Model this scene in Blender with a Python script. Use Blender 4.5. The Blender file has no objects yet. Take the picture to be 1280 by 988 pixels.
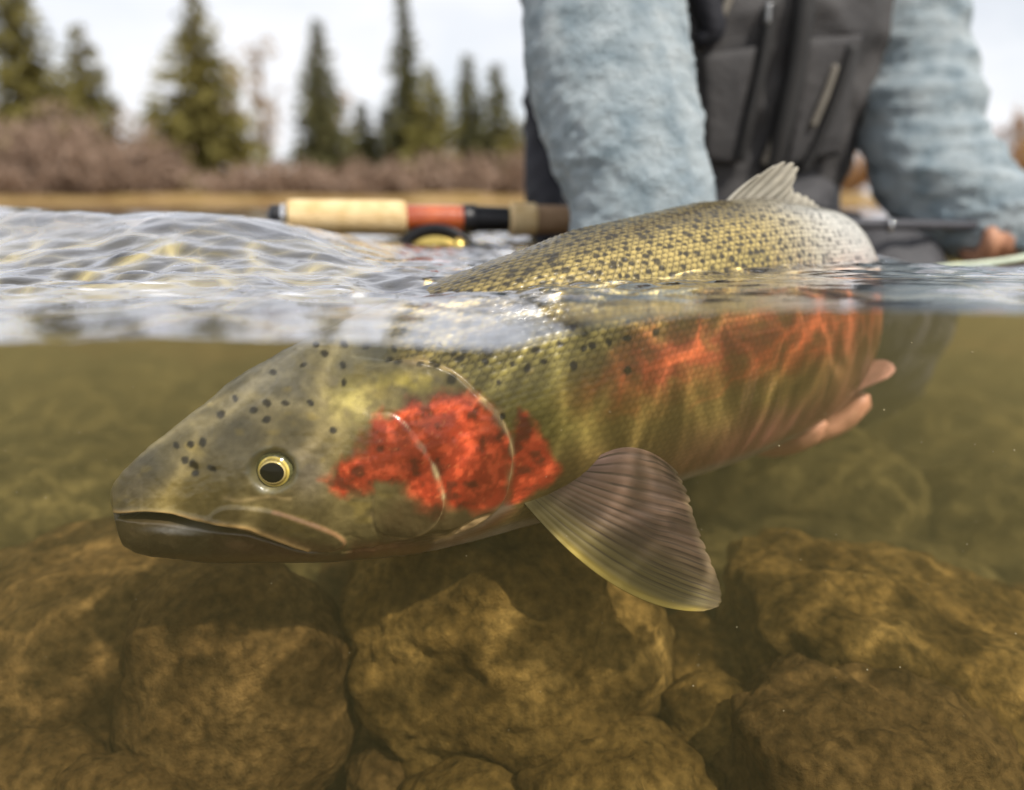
import bpy, bmesh, math, random
import numpy as np
from mathutils import Vector, Matrix

random.seed(7)
RNG = np.random.default_rng(11)
sc = bpy.context.scene
COL = sc.collection
rad = math.radians

# ------------------------------------------------------------------ camera
PITCH = rad(13.5)
LENS = 28.0
FPX = LENS / 36.0 * 1280.0
CP, SP = math.cos(PITCH), math.sin(PITCH)
cam_d = bpy.data.cameras.new('camera')
cam_d.lens = LENS; cam_d.sensor_width = 36.0; cam_d.sensor_fit = 'HORIZONTAL'
cam_d.clip_start = 0.01; cam_d.clip_end = 2000
cam_d.dof.use_dof = True
cam_d.dof.focus_distance = 0.425
cam_d.dof.aperture_fstop = 3.2
cam = bpy.data.objects.new('camera', cam_d); COL.objects.link(cam)
cam.location = (0, 0, 0)
cam.rotation_euler = (math.pi / 2 - PITCH, 0, 0)
sc.camera = cam

# ------------------------------------------------------------------ sky and sun
SUN_DIR = Vector((0.43, -0.53, 0.75)).normalized()      # towards the sun
SUN_EL = math.asin(SUN_DIR.z)
world = bpy.data.worlds.new('World'); sc.world = world
world.use_nodes = True
nt = world.node_tree; nt.nodes.clear()
wo = nt.nodes.new('ShaderNodeOutputWorld')
bg = nt.nodes.new('ShaderNodeBackground'); bg.inputs['Strength'].default_value = 0.116
sky = nt.nodes.new('ShaderNodeTexSky'); sky.sky_type = 'NISHITA'; sky.sun_disc = False
sky.sun_elevation = SUN_EL
sky.sun_rotation = math.atan2(SUN_DIR.x, SUN_DIR.y)
tc = nt.nodes.new('ShaderNodeTexCoord')
mp = nt.nodes.new('ShaderNodeMapping'); mp.inputs['Scale'].default_value = (1.0, 1.0, 2.2)
nz = nt.nodes.new('ShaderNodeTexNoise'); nz.inputs['Scale'].default_value = 2.6
nz.inputs['Detail'].default_value = 6; nz.inputs['Roughness'].default_value = 0.55
cr = nt.nodes.new('ShaderNodeValToRGB')
cr.color_ramp.elements[0].position = 0.30; cr.color_ramp.elements[0].color = (0.62, 0.62, 0.62, 1)
cr.color_ramp.elements[1].position = 0.56; cr.color_ramp.elements[1].color = (1, 1, 1, 1)
mx = nt.nodes.new('ShaderNodeMixRGB')
mx.inputs['Color2'].default_value = (8.9, 9.0, 9.3, 1)
nt.links.new(tc.outputs['Generated'], mp.inputs['Vector'])
nt.links.new(mp.outputs['Vector'], nz.inputs['Vector'])
nt.links.new(nz.outputs['Fac'], cr.inputs['Fac'])
sx = nt.nodes.new('ShaderNodeSeparateXYZ'); nt.links.new(tc.outputs['Generated'], sx.inputs[0])
hz = nt.nodes.new('ShaderNodeMapRange'); hz.inputs['From Min'].default_value = -.06; hz.inputs['From Max'].default_value = 0.0     # clouds end at the horizon
nt.links.new(sx.outputs['Z'], hz.inputs['Value'])
cm = nt.nodes.new('ShaderNodeMath'); cm.operation = 'MULTIPLY'
nt.links.new(cr.outputs['Color'], cm.inputs[0]); nt.links.new(hz.outputs[0], cm.inputs[1])
nt.links.new(cm.outputs[0], mx.inputs['Fac'])
nt.links.new(sky.outputs['Color'], mx.inputs['Color1'])
nt.links.new(mx.outputs['Color'], bg.inputs['Color'])
nt.links.new(bg.outputs['Background'], wo.inputs['Surface'])

sun_d = bpy.data.lights.new('sun', 'SUN'); sun_d.energy = 4.0; sun_d.angle = rad(1.6)
sun_d.color = (1.0, 0.94, 0.84)
sun = bpy.data.objects.new('sun', sun_d); COL.objects.link(sun)
sun.location = (3, -3, 5)
sun.rotation_euler = (-SUN_DIR).to_track_quat('-Z', 'Y').to_euler()

sc.view_settings.view_transform = 'Standard'; sc.view_settings.look = 'None'
sc.view_settings.exposure = 0.0; sc.view_settings.gamma = 1.0
sc.view_settings.use_curve_mapping = False
sc.render.engine = 'CYCLES'
sc.cycles.use_denoising = True
sc.cycles.max_bounces = 6; sc.cycles.transparent_max_bounces = 16
sc.cycles.volume_bounces = 0
sc.cycles.caustics_reflective = False; sc.cycles.caustics_refractive = False
sc.cycles.sample_clamp_indirect = 4.0
sc.cycles.use_adaptive_sampling = False

# ------------------------------------------------------------------ helpers
def ray(u, v):
    a = (u - 640.0) / FPX; b = (494.0 - v) / FPX
    return np.array([a, CP + SP * b, -SP + CP * b])

def P(u, v, y):
    d = ray(u, v); return Vector(d * (y / d[1]))

def PZ(u, v, z):
    d = ray(u, v); return Vector(d * (z / d[2]))

def depth_of(p):
    return p[1] * CP - p[2] * SP

def lin(r, g, b, k=1.0):
    f = lambda c: ((c / 255.0 + 0.055) / 1.055) ** 2.4 if c > 10 else c / 255.0 / 12.92
    return np.array([f(r), f(g), f(b)]) * k

def _hash(ix, iy, iz, seed):
    h = (ix.astype(np.int64) * 374761393 + iy.astype(np.int64) * 668265263 + iz.astype(np.int64) * 2147483647 + seed * 1274126177) & 0xFFFFFFFF
    h = ((h ^ (h >> 13)) * 1274126177) & 0xFFFFFFFF
    h = (h ^ (h >> 16)) & 0xFFFFFF
    return h / float(0xFFFFFF)

def vnoise(x, y, z=None, seed=0):
    x = np.asarray(x, float); y = np.asarray(y, float)
    z = np.zeros_like(x) if z is None else np.asarray(z, float)
    ix, iy, iz = np.floor(x), np.floor(y), np.floor(z)
    fx, fy, fz = x - ix, y - iy, z - iz
    sx, sy, sz = [t * t * t * (t * (t * 6 - 15) + 10) for t in (fx, fy, fz)]
    r = 0
    for a in (0, 1):
        for b in (0, 1):
            for c in (0, 1):
                w = (sx if a else 1 - sx) * (sy if b else 1 - sy) * (sz if c else 1 - sz)
                r = r + w * _hash(ix + a, iy + b, iz + c, seed)
    return r * 2 - 1

def fbm(x, y, z=None, oct=4, seed=0, gain=0.5):
    r = 0; a = 1.0; n = 0
    for o in range(oct):
        r = r + a * vnoise(np.asarray(x) * 2 ** o, np.asarray(y) * 2 ** o, None if z is None else np.asarray(z) * 2 ** o, seed + o * 17)
        n += a; a *= gain
    return r / n

def sstep(a, b, x):
    t = np.clip((x - a) / (b - a), 0, 1); return t * t * (3 - 2 * t)

def mesh_np(name, verts, quads=None, tris=None, smooth=True):
    me = bpy.data.meshes.new(name)
    verts = np.asarray(verts, np.float32)
    me.vertices.add(len(verts)); me.vertices.foreach_set('co', verts.ravel())
    parts = []; starts = []; tot = 0
    for arr, n in ((quads, 4), (tris, 3)):
        if arr is not None and len(arr):
            arr = np.asarray(arr, np.int32); parts.append(arr.ravel())
            starts.append(np.arange(len(arr)) * n + tot); tot += len(arr) * n
    li = np.concatenate(parts); st = np.concatenate(starts).astype(np.int32)
    me.loops.add(len(li)); me.loops.foreach_set('vertex_index', li)
    me.polygons.add(len(st)); me.polygons.foreach_set('loop_start', st)
    if smooth: me.polygons.foreach_set('use_smooth', np.ones(len(st), bool))
    me.update(calc_edges=True); me.validate()
    return me

def link(name, me, mat=None, parent=None):
    o = bpy.data.objects.new(name, me); COL.objects.link(o)
    if mat is not None: me.materials.append(mat)
    if parent is not None: o.parent = parent
    return o

def tag(o, label=None, cat=None, group=None, kind=None):
    if label: o['label'] = label
    if cat: o['category'] = cat
    if group: o['group'] = group
    if kind: o['kind'] = kind
    return o

def empty(name, loc=(0, 0, 0)):
    o = bpy.data.objects.new(name, None); COL.objects.link(o); o.location = loc
    o.empty_display_size = 0.05
    return o

def to_local(o, parent_loc):
    """mesh built in world space, its object hangs on an empty at parent_loc"""
    o.location = -Vector(parent_loc)
    return o

def vcol(me, cols, name='pigment'):
    at = me.color_attributes.new(name, 'FLOAT_COLOR', 'POINT')
    c = np.ones((len(me.vertices), 4), np.float32); c[:, :3] = cols
    at.data.foreach_set('color', c.ravel())

def grid_quads(nr, nc, wrap=False):
    i = np.arange(nr - 1)[:, None]; j = np.arange(nc if wrap else nc - 1)[None, :]
    j2 = (j + 1) % nc
    a = i * nc + j; b = i * nc + j2; c = (i + 1) * nc + j2; d = (i + 1) * nc + j
    return np.stack([a, b, c, d], -1).reshape(-1, 4)

def catmull(pts, n):
    pts = np.asarray(pts, float)
    p = np.vstack([2 * pts[0] - pts[1], pts, 2 * pts[-1] - pts[-2]])
    t = np.linspace(0, len(pts) - 1, n); k = np.minimum(t.astype(int), len(pts) - 2); f = (t - k)[:, None]
    p0, p1, p2, p3 = p[k], p[k + 1], p[k + 2], p[k + 3]
    return 0.5 * (2 * p1 + (p2 - p0) * f + (2 * p0 - 5 * p1 + 4 * p2 - p3) * f ** 2 + (3 * p1 - p0 - 3 * p2 + p3) * f ** 3)

def tube(pts, radii, ns=40, nr=24, squash=None, cap=True):
    """loft round sections along a smooth path; returns verts, quads, tris, (t, angle)"""
    path = catmull(pts, ns); r = catmull(np.asarray(radii, float).reshape(-1, 1), ns)[:, 0]
    tan = np.gradient(path, axis=0); tan /= np.linalg.norm(tan, axis=1)[:, None]
    ref = np.array([0.0, 1.0, 0.0]) if abs(tan[0][1]) < 0.8 else np.array([1.0, 0, 0])
    V = []
    a = np.linspace(0, 2 * np.pi, nr, endpoint=False)
    nrm = None
    for k in range(ns):
        if nrm is None: nrm = ref - tan[k] * np.dot(ref, tan[k])
        else: nrm = nrm - tan[k] * np.dot(nrm, tan[k])
        nrm = nrm / np.linalg.norm(nrm); bi = np.cross(tan[k], nrm)
        sq = 1.0 if squash is None else squash
        V.append(path[k] + r[k] * (np.cos(a)[:, None] * nrm * sq + np.sin(a)[:, None] * bi))
    V = np.concatenate(V); Q = grid_quads(ns, nr, True); T = []
    if cap:
        n = len(V); V = np.vstack([V, path[0] - tan[0] * r[0] * .5, path[-1] + tan[-1] * r[-1] * .5])
        for j in range(nr):
            T.append((n, (j + 1) % nr, j)); b = (ns - 1) * nr
            T.append((n + 1, b + j, b + (j + 1) % nr))
    return V, Q, (np.array(T) if T else None)

def join(parts):
    V = []; Q = []; T = []; n = 0
    for v, q, t in parts:
        V.append(v)
        if q is not None and len(q): Q.append(np.asarray(q) + n)
        if t is not None and len(t): T.append(np.asarray(t) + n)
        n += len(v)
    return np.vstack(V), (np.vstack(Q) if Q else None), (np.vstack(T) if T else None)

# ------------------------------------------------------------------ materials
def new_mat(name):
    m = bpy.data.materials.new(name); m.use_nodes = True
    t = m.node_tree; b = t.nodes['Principled BSDF']
    return m, t, b

def noise_mat(name, c1, c2, scale=8.0, rough=0.8, bump=0.0, bscale=None, spec=0.3, detail=5, coat=0.0, sheen=0.0, bdist=0.01, c3=None):
    m, t, b = new_mat(name)
    co = t.nodes.new('ShaderNodeTexCoord')
    n = t.nodes.new('ShaderNodeTexNoise'); n.inputs['Scale'].default_value = scale; n.inputs['Detail'].default_value = detail
    r = t.nodes.new('ShaderNodeValToRGB')
    r.color_ramp.elements[0].position = .33; r.color_ramp.elements[1].position = .67
    r.color_ramp.elements[0].color = (*c1, 1); r.color_ramp.elements[1].color = (*c2, 1)
    if c3 is not None:
        e = r.color_ramp.elements.new(.5); e.color = (*c3, 1)
    t.links.new(co.outputs['Object'], n.inputs['Vector']); t.links.new(n.outputs['Fac'], r.inputs['Fac'])
    t.links.new(r.outputs['Color'], b.inputs['Base Color'])
    b.inputs['Roughness'].default_value = rough
    b.inputs['Specular IOR Level'].default_value = spec
    if coat: b.inputs['Coat Weight'].default_value = coat
    if sheen: b.inputs['Sheen Weight'].default_value = sheen
    if bump:
        n2 = t.nodes.new('ShaderNodeTexNoise'); n2.inputs['Scale'].default_value = bscale or scale * 6
        n2.inputs['Detail'].default_value = 6; n2.inputs['Roughness'].default_value = .65
        bp = t.nodes.new('ShaderNodeBump'); bp.inputs['Strength'].default_value = bump; bp.inputs['Distance'].default_value = bdist
        t.links.new(co.outputs['Object'], n2.inputs['Vector']); t.links.new(n2.outputs['Fac'], bp.inputs['Height'])
        t.links.new(bp.outputs['Normal'], b.inputs['Normal'])
    return m

def pigment_mat(name, rough=0.35, spec=0.4, bump=0.1, bscale=600, trans=0.0, clear=0.0, coat=0.0):
    m, t, b = new_mat(name)
    a = t.nodes.new('ShaderNodeAttribute'); a.attribute_name = 'pigment'
    t.links.new(a.outputs['Color'], b.inputs['Base Color'])
    b.inputs['Roughness'].default_value = rough; b.inputs['Specular IOR Level'].default_value = spec
    b.inputs['Coat Weight'].default_value = coat; b.inputs['Coat Roughness'].default_value = .1
    if bump:
        co = t.nodes.new('ShaderNodeTexCoord')
        n = t.nodes.new('ShaderNodeTexNoise'); n.inputs['Scale'].default_value = bscale; n.inputs['Detail'].default_value = 3
        bp = t.nodes.new('ShaderNodeBump'); bp.inputs['Strength'].default_value = bump; bp.inputs['Distance'].default_value = .001
        t.links.new(co.outputs['Object'], n.inputs['Vector']); t.links.new(n.outputs['Fac'], bp.inputs['Height'])
        t.links.new(bp.outputs['Normal'], b.inputs['Normal'])
    out = t.nodes['Material Output']; last = b.outputs['BSDF']
    if trans:
        tl = t.nodes.new('ShaderNodeBsdfTranslucent'); t.links.new(a.outputs['Color'], tl.inputs['Color'])
        mxs = t.nodes.new('ShaderNodeMixShader'); mxs.inputs[0].default_value = trans
        t.links.new(last, mxs.inputs[1]); t.links.new(tl.outputs[0], mxs.inputs[2]); last = mxs.outputs[0]
    if clear:
        tr = t.nodes.new('ShaderNodeBsdfTransparent')
        mxs = t.nodes.new('ShaderNodeMixShader'); mxs.inputs[0].default_value = clear
        t.links.new(last, mxs.inputs[1]); t.links.new(tr.outputs[0], mxs.inputs[2]); last = mxs.outputs[0]
    t.links.new(last, out.inputs['Surface'])
    return m

def plain(name, c, rough=.5, metal=0.0, spec=.5, bump=.05):
    m = noise_mat(name, [x * .88 for x in c], [min(1, x * 1.1) for x in c], 40, rough, bump, 200, spec)
    m.node_tree.nodes['Principled BSDF'].inputs['Metallic'].default_value = metal
    return m

# ================================================================== WATER
FRONT = 0.24            # the water body starts here, in front of the lens
LEVEL = -0.0405
LIP = np.array([(-400, 428), (0, 428), (80, 430), (150, 423), (200, 418), (260, 425), (330, 428), (400, 424), (470, 428), (540, 435), (610, 440),
                (650, 434), (690, 421), (740, 408), (800, 400), (860, 394), (930, 389), (1000, 386), (1080, 388), (1180, 391), (1280, 393), (1700, 395)], float)
CREST = np.array([(-500, 262), (0, 261), (70, 264), (130, 267), (180, 271), (220, 269), (270, 266), (300, 266), (345, 271), (390, 280), (430, 291), (470, 304), (520, 316), (600, 322), (800, 323)], float)

def xz_of(tab, y):
    p = np.array([P(u, v, y) for u, v in tab]); return p[:, 0], p[:, 2]

def water_height(x, y):
    lx, lz = xz_of(LIP, FRONT); cx_, cz_ = xz_of(CREST, 0.62)
    s = np.interp(x, lx, np.convolve(np.pad(lz, 1, 'edge'), [.25, .5, .25], 'valid'))
    h = np.full_like(x, LEVEL)
    # broad standing wave
    ch = np.interp(x, cx_, cz_) - LEVEL
    yc = 0.62 + 0.05 * np.sin(x * 9.0) + .03 * x
    h = h + np.clip(ch, 0, None) * np.exp(-((y - yc) / np.where(y < yc, 0.095, 0.16)) ** 2)
    fade = np.exp(-np.maximum(y - 1.2, 0) / .8)
    # lip at the port
    w = np.exp(-((y - FRONT) / 0.060) ** 1.6)
    # ripples
    q = vnoise(x * 14 + 3, y * 14, seed=3)
    calm = sstep(0.02, 0.16, x) * sstep(0.55, 0.38, y)
    amp = (1 - .8 * calm) * (0.25 + .75 * sstep(0.30, .36, y))
    amp = amp * (1 - .75 * sstep(.47, .56, y) * sstep(.0, -.1, x))
    rip = 0
    for k, (lam, ang, a) in enumerate([(0.030, 20, .0010), (0.022, -35, .0009), (0.045, 65, .0014), (0.017, 5, .0006), (0.07, -15, .0016)]):
        an = rad(ang); ph = (x * math.sin(an) + y * math.cos(an)) / lam * 2 * np.pi
        ph = ph + 2.6 * vnoise(x * 11 + k * 7, y * 11, seed=20 + k)
        am = .5 + .5 * vnoise(x * 9 + k, y * 9, seed=40 + k)
        rip = rip + a * am * np.sin(ph)
    rip = rip + .0016 * fbm(x * 45, y * 60, oct=3, seed=9)
    h = h + rip * amp * np.exp(-np.maximum(y - 1.0, 0) / .6)
    h = h + .0035 * fbm(x * 10, y * 12, oct=2, seed=14) * sstep(.34, .5, y) * (1 - .6 * calm)
    h = h + .010 * fbm(x * 2.2, y * 3.5, oct=3, seed=5) * sstep(.9, 2.5, y)
    h = h - .030 * sstep(.26, .36, x) * np.exp(-((y - .90) / .24) ** 2)      # trough beside the person
    # dark trough where the back breaks the surface
    h = h - .006 * np.exp(-((x + .055) / .055) ** 2 - ((y - .415) / .03) ** 2)
    h = h * (1 - w) + s * w
    # gentle swelling on the right so that the near water leans to the lens
    h = h + .0045 * sstep(0.02, 0.16, x) * np.exp(-((y - .37) / np.where(y < .37, .045, .09)) ** 2)
    return h

def build_water():
    ny1 = 370
    ys = np.concatenate([np.linspace(FRONT, .95, ny1), .95 + (45.0 - .95) * (np.geomspace(1, 400, 130) - 1)[1:] / 399.0])
    nc = 620; c = np.linspace(-1, 1, nc); g = np.sinh(3.2 * c) / np.sinh(3.2)
    hw = 1.2 + 1.3 * ys
    X = hw[:, None] * g[None, :]; Y = np.repeat(ys[:, None], nc, 1)
    Z = water_height(X.ravel(), Y.ravel()).reshape(X.shape)
    V = np.stack([X, Y, Z], -1).reshape(-1, 3); nr = len(ys)
    Q = grid_quads(nr, nc)
    ntop = len(Q)
    BOT = -0.95
    # skirt: front, back, sides, floor
    def row(idx):
        nonlocal V
        b = V[idx].copy(); b[:, 2] = BOT; n = len(V); V = np.vstack([V, b]); return np.arange(n, n + len(idx))
    loop = np.concatenate([np.arange(nc), (np.arange(1, nr) * nc + nc - 1), ((nr - 1) * nc + np.arange(nc - 2, -1, -1)), (np.arange(nr - 2, 0, -1) * nc)])
    low = row(loop); L = len(loop)
    k = np.arange(L); k2 = (k + 1) % L
    side = np.stack([loop[k2], loop[k], low[k], low[k2]], -1)
    n = len(V); V = np.vstack([V, [[0, 20, BOT]]])
    T = np.stack([low[k2], low[k], np.full(L, n)], -1)
    Qall = np.vstack([Q, side])
    me = mesh_np('water', V, Qall, T)
    at = me.attributes.new('top', 'FLOAT', 'FACE')
    f = np.zeros(len(me.polygons), np.float32); f[:ntop] = 1; at.data.foreach_set('value', f)
    me.polygons.foreach_set('use_smooth', np.zeros(len(me.polygons), bool))   # smooth normals come from an attribute instead
    bm = bmesh.new(); bm.from_mesh(me)
    bmesh.ops.recalc_face_normals(bm, faces=bm.faces[:])
    bm.faces.ensure_lookup_table()
    if bm.faces[10].normal.z < 0:
        bmesh.ops.reverse_faces(bm, faces=bm.faces[:])
    bm.to_mesh(me); bm.free()
    gx = np.gradient(Z, axis=1) / np.gradient(X, axis=1)
    gy = np.gradient(Z, ys, axis=0) - gx * np.gradient(X, ys, axis=0)
    WN = np.stack([-gx, -gy, np.ones_like(gx)], -1); WN /= np.linalg.norm(WN, axis=2)[..., None]
    wn_all = np.zeros((len(me.vertices), 3), np.float32); wn_all[:, 2] = 1; wn_all[:nr * nc] = WN.reshape(-1, 3)
    wa = me.attributes.new('wave_normal', 'FLOAT_VECTOR', 'POINT'); wa.data.foreach_set('vector', wn_all.ravel())
    # material
    m = bpy.data.materials.new('river_water'); m.use_nodes = True; t = m.node_tree; t.nodes.clear()
    N = t.nodes.new; LK = t.links.new
    out = N('ShaderNodeOutputMaterial')
    geo = N('ShaderNodeNewGeometry')
    att = N('ShaderNodeAttribute'); att.attribute_name = 'top'
    # fine capillary ripples
    nz1 = N('ShaderNodeTexNoise'); nz1.inputs['Scale'].default_value = 70; nz1.inputs['Detail'].default_value = 3
    mp1 = N('ShaderNodeMapping'); mp1.inputs['Scale'].default_value = (1, 1.6, 1)
    LK(geo.outputs['Position'], mp1.inputs['Vector']); LK(mp1.outputs['Vector'], nz1.inputs['Vector'])
    bp = N('ShaderNodeBump'); bp.inputs['Strength'].default_value = .25; bp.inputs['Distance'].default_value = .002
    LK(nz1.outputs['Fac'], bp.inputs['Height'])
    wat = N('ShaderNodeAttribute'); wat.attribute_name = 'wave_normal'; LK(wat.outputs['Vector'], bp.inputs['Normal'])
    lw = N('ShaderNodeLayerWeight'); lw.inputs['Blend'].default_value = .5; LK(bp.outputs['Normal'], lw.inputs['Normal'])
    f5 = N('ShaderNodeMath'); f5.operation = 'POWER'; f5.inputs[1].default_value = 2.7; LK(lw.outputs['Facing'], f5.inputs[0])
    fr = N('ShaderNodeMath'); fr.operation = 'MULTIPLY_ADD'; fr.inputs[1].default_value = .96; fr.inputs[2].default_value = .03; LK(f5.outputs[0], fr.inputs[0])
    gl = N('ShaderNodeBsdfGlossy'); gl.inputs['Roughness'].default_value = .03; LK(bp.outputs['Normal'], gl.inputs['Normal'])
    gl.inputs['Color'].default_value = (.97, .97, 1, 1)
    # caustic light pattern drawn into the transparent colour, independent of the wave shape
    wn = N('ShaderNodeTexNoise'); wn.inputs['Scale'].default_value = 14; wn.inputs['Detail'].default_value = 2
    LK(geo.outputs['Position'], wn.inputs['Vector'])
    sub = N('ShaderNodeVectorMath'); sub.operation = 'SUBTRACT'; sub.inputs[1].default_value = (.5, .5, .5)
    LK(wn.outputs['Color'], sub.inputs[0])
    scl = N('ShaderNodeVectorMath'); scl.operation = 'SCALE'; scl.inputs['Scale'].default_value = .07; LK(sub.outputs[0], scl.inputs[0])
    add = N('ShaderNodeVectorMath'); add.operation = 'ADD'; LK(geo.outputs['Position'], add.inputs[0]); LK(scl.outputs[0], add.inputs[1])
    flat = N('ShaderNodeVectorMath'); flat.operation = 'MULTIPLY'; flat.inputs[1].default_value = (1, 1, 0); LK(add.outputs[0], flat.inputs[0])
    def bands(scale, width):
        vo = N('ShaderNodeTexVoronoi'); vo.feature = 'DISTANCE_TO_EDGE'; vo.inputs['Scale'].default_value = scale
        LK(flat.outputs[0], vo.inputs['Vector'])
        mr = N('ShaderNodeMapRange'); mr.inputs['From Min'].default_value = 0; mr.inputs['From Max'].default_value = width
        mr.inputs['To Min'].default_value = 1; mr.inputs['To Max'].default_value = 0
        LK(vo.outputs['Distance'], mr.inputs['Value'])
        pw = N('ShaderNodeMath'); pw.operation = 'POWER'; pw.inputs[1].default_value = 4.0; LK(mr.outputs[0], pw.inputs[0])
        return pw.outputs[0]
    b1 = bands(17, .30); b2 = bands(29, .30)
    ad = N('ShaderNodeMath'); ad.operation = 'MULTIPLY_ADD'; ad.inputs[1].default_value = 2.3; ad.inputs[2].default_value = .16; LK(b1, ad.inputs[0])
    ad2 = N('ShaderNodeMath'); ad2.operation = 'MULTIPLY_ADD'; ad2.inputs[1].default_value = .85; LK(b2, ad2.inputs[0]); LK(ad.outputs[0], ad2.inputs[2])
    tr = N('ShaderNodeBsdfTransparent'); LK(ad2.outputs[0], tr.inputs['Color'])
    top = N('ShaderNodeMixShader'); LK(fr.outputs[0], top.inputs[0]); LK(tr.outputs[0], top.inputs[1]); LK(gl.outputs[0], top.inputs[2])
    cl = N('ShaderNodeBsdfTransparent')
    mixs = N('ShaderNodeMixShader'); LK(att.outputs['Fac'], mixs.inputs[0]); LK(cl.outputs[0], mixs.inputs[1]); LK(top.outputs[0], mixs.inputs[2])
    LK(mixs.outputs[0], out.inputs['Surface'])
    vs = N('ShaderNodeVolumeScatter'); vs.inputs['Color'].default_value = (.78, .70, .30, 1); vs.inputs['Density'].default_value = .50; vs.inputs['Anisotropy'].default_value = .3
    va = N('ShaderNodeVolumeAbsorption'); va.inputs['Color'].default_value = (.62, .46, .14, 1); va.inputs['Density'].default_value = .75
    av = N('ShaderNodeAddShader'); LK(vs.outputs[0], av.inputs[0]); LK(va.outputs[0], av.inputs[1])
    LK(av.outputs[0], out.inputs['Volume'])
    o = link('water', me, m)
    tag(o, 'clear rippled river water with grey sky reflections', 'water', kind='structure')
    return o
build_water()

# ================================================================== RIVERBED AND BANK
BED = -0.40
algae = None
def algae_mat(name, dark, mid, light, sc_=9.0, bump=.8):
    m, t, b = new_mat(name)
    co = t.nodes.new('ShaderNodeTexCoord')
    n = t.nodes.new('ShaderNodeTexNoise'); n.inputs['Scale'].default_value = sc_; n.inputs['Detail'].default_value = 7; n.inputs['Roughness'].default_value = .62
    r = t.nodes.new('ShaderNodeValToRGB'); e = r.color_ramp.elements
    e[0].position = .30; e[0].color = (*dark, 1); e[1].position = .72; e[1].color = (*light, 1)
    k = e.new(.5); k.color = (*mid, 1)
    t.links.new(co.outputs['Object'], n.inputs['Vector']); t.links.new(n.outputs['Fac'], r.inputs['Fac'])
    n3 = t.nodes.new('ShaderNodeTexNoise'); n3.inputs['Scale'].default_value = 150; n3.inputs['Detail'].default_value = 5
    mr = t.nodes.new('ShaderNodeMapRange'); mr.inputs['From Min'].default_value = .3; mr.inputs['From Max'].default_value = .7
    mr.inputs['To Min'].default_value = .50; mr.inputs['To Max'].default_value = 1.6
    t.links.new(co.outputs['Object'], n3.inputs['Vector']); t.links.new(n3.outputs['Fac'], mr.inputs['Value'])
    mu = t.nodes.new('ShaderNodeMixRGB'); mu.blend_type = 'MULTIPLY'; mu.inputs['Fac'].default_value = 1
    t.links.new(r.outputs['Color'], mu.inputs['Color1']); t.links.new(mr.outputs[0], mu.inputs['Color2'])
    t.links.new(mu.outputs['Color'], b.inputs['Base Color'])
    b.inputs['Roughness'].default_value = .95; b.inputs['Specular IOR Level'].default_value = .05
    n2 = t.nodes.new('ShaderNodeTexNoise'); n2.inputs['Scale'].default_value = 135; n2.inputs['Detail'].default_value = 8; n2.inputs['Roughness'].default_value = .7
    bp = t.nodes.new('ShaderNodeBump'); bp.inputs['Strength'].default_value = bump; bp.inputs['Distance'].default_value = .011
    t.links.new(co.outputs['Object'], n2.inputs['Vector']); t.links.new(n2.outputs['Fac'], bp.inputs['Height'])
    t.links.new(bp.outputs['Normal'], b.inputs['Normal'])
    return m
ALG = [algae_mat('brown_algae', (.046, .027, .008), (.108, .066, .020), (.185, .118, .037)),
       algae_mat('golden_algae', (.054, .032, .008), (.140, .088, .022), (.26, .170, .047), 12),
       algae_mat('olive_algae', (.040, .031, .010), (.085, .068, .022), (.145, .118, .040), 10)]

def build_bed():
    ys = np.concatenate([np.linspace(-6, 0, 30), np.linspace(.05, 3.0, 260), np.geomspace(3.05, 39.0, 40)])
    nc = 260; c = np.linspace(-1, 1, nc); hw = 1.6 + 1.6 * np.abs(ys)
    X = hw[:, None] * (np.sinh(2.5 * c) / np.sinh(2.5))[None, :]; Y = np.repeat(ys[:, None], nc, 1)
    Z = BED + .03 * fbm(X.ravel() * 5, Y.ravel() * 5, oct=4, seed=2).reshape(X.shape) + .012 * fbm(X.ravel() * 30, Y.ravel() * 30, oct=4, seed=8).reshape(X.shape)
    Z = Z + sstep(20, 39, Y) * .2
    me = mesh_np('riverbed', np.stack([X, Y, Z], -1).reshape(-1, 3), grid_quads(len(ys), nc))
    tag(link('riverbed', me, ALG[0]), 'brown algae covered river bottom between the stones', 'riverbed', kind='structure')
    ys = np.concatenate([np.linspace(36, 60, 60), np.geomspace(61, 900, 30)]); xs = np.linspace(-1, 1, 160)
    X = (60 + ys)[:, None] * xs[None, :]; Y = np.repeat(ys[:, None], 160, 1)
    Z = -.55 + 1.0 * sstep(37.5, 43, Y) + .25 * fbm(X.ravel() * .3, Y.ravel() * .3, oct=3, seed=31).reshape(X.shape) * sstep(38, 42, Y) + .004 * np.maximum(Y - 44, 0)
    me = mesh_np('bank', np.stack([X, Y, Z], -1).reshape(-1, 3), grid_quads(len(ys), 160))
    gm = noise_mat('dry_bank_grass', (.22, .13, .05), (.36, .24, .11), .6, .95, .6, 8, .1, c3=(.27, .18, .07))
    tag(link('river_bank', me, gm), 'far river bank of dry orange brown grass', 'bank', kind='structure')
build_bed()

def ico(sub):
    bm = bmesh.new(); bmesh.ops.create_icosphere(bm, subdivisions=sub, radius=1.0)
    V = np.array([v.co[:] for v in bm.verts]); T = np.array([[v.index for v in f.verts] for f in bm.faces]); bm.free()
    return V, T
ICO = {s: ico(s) for s in (1, 3, 4, 5, 6)}

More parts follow.
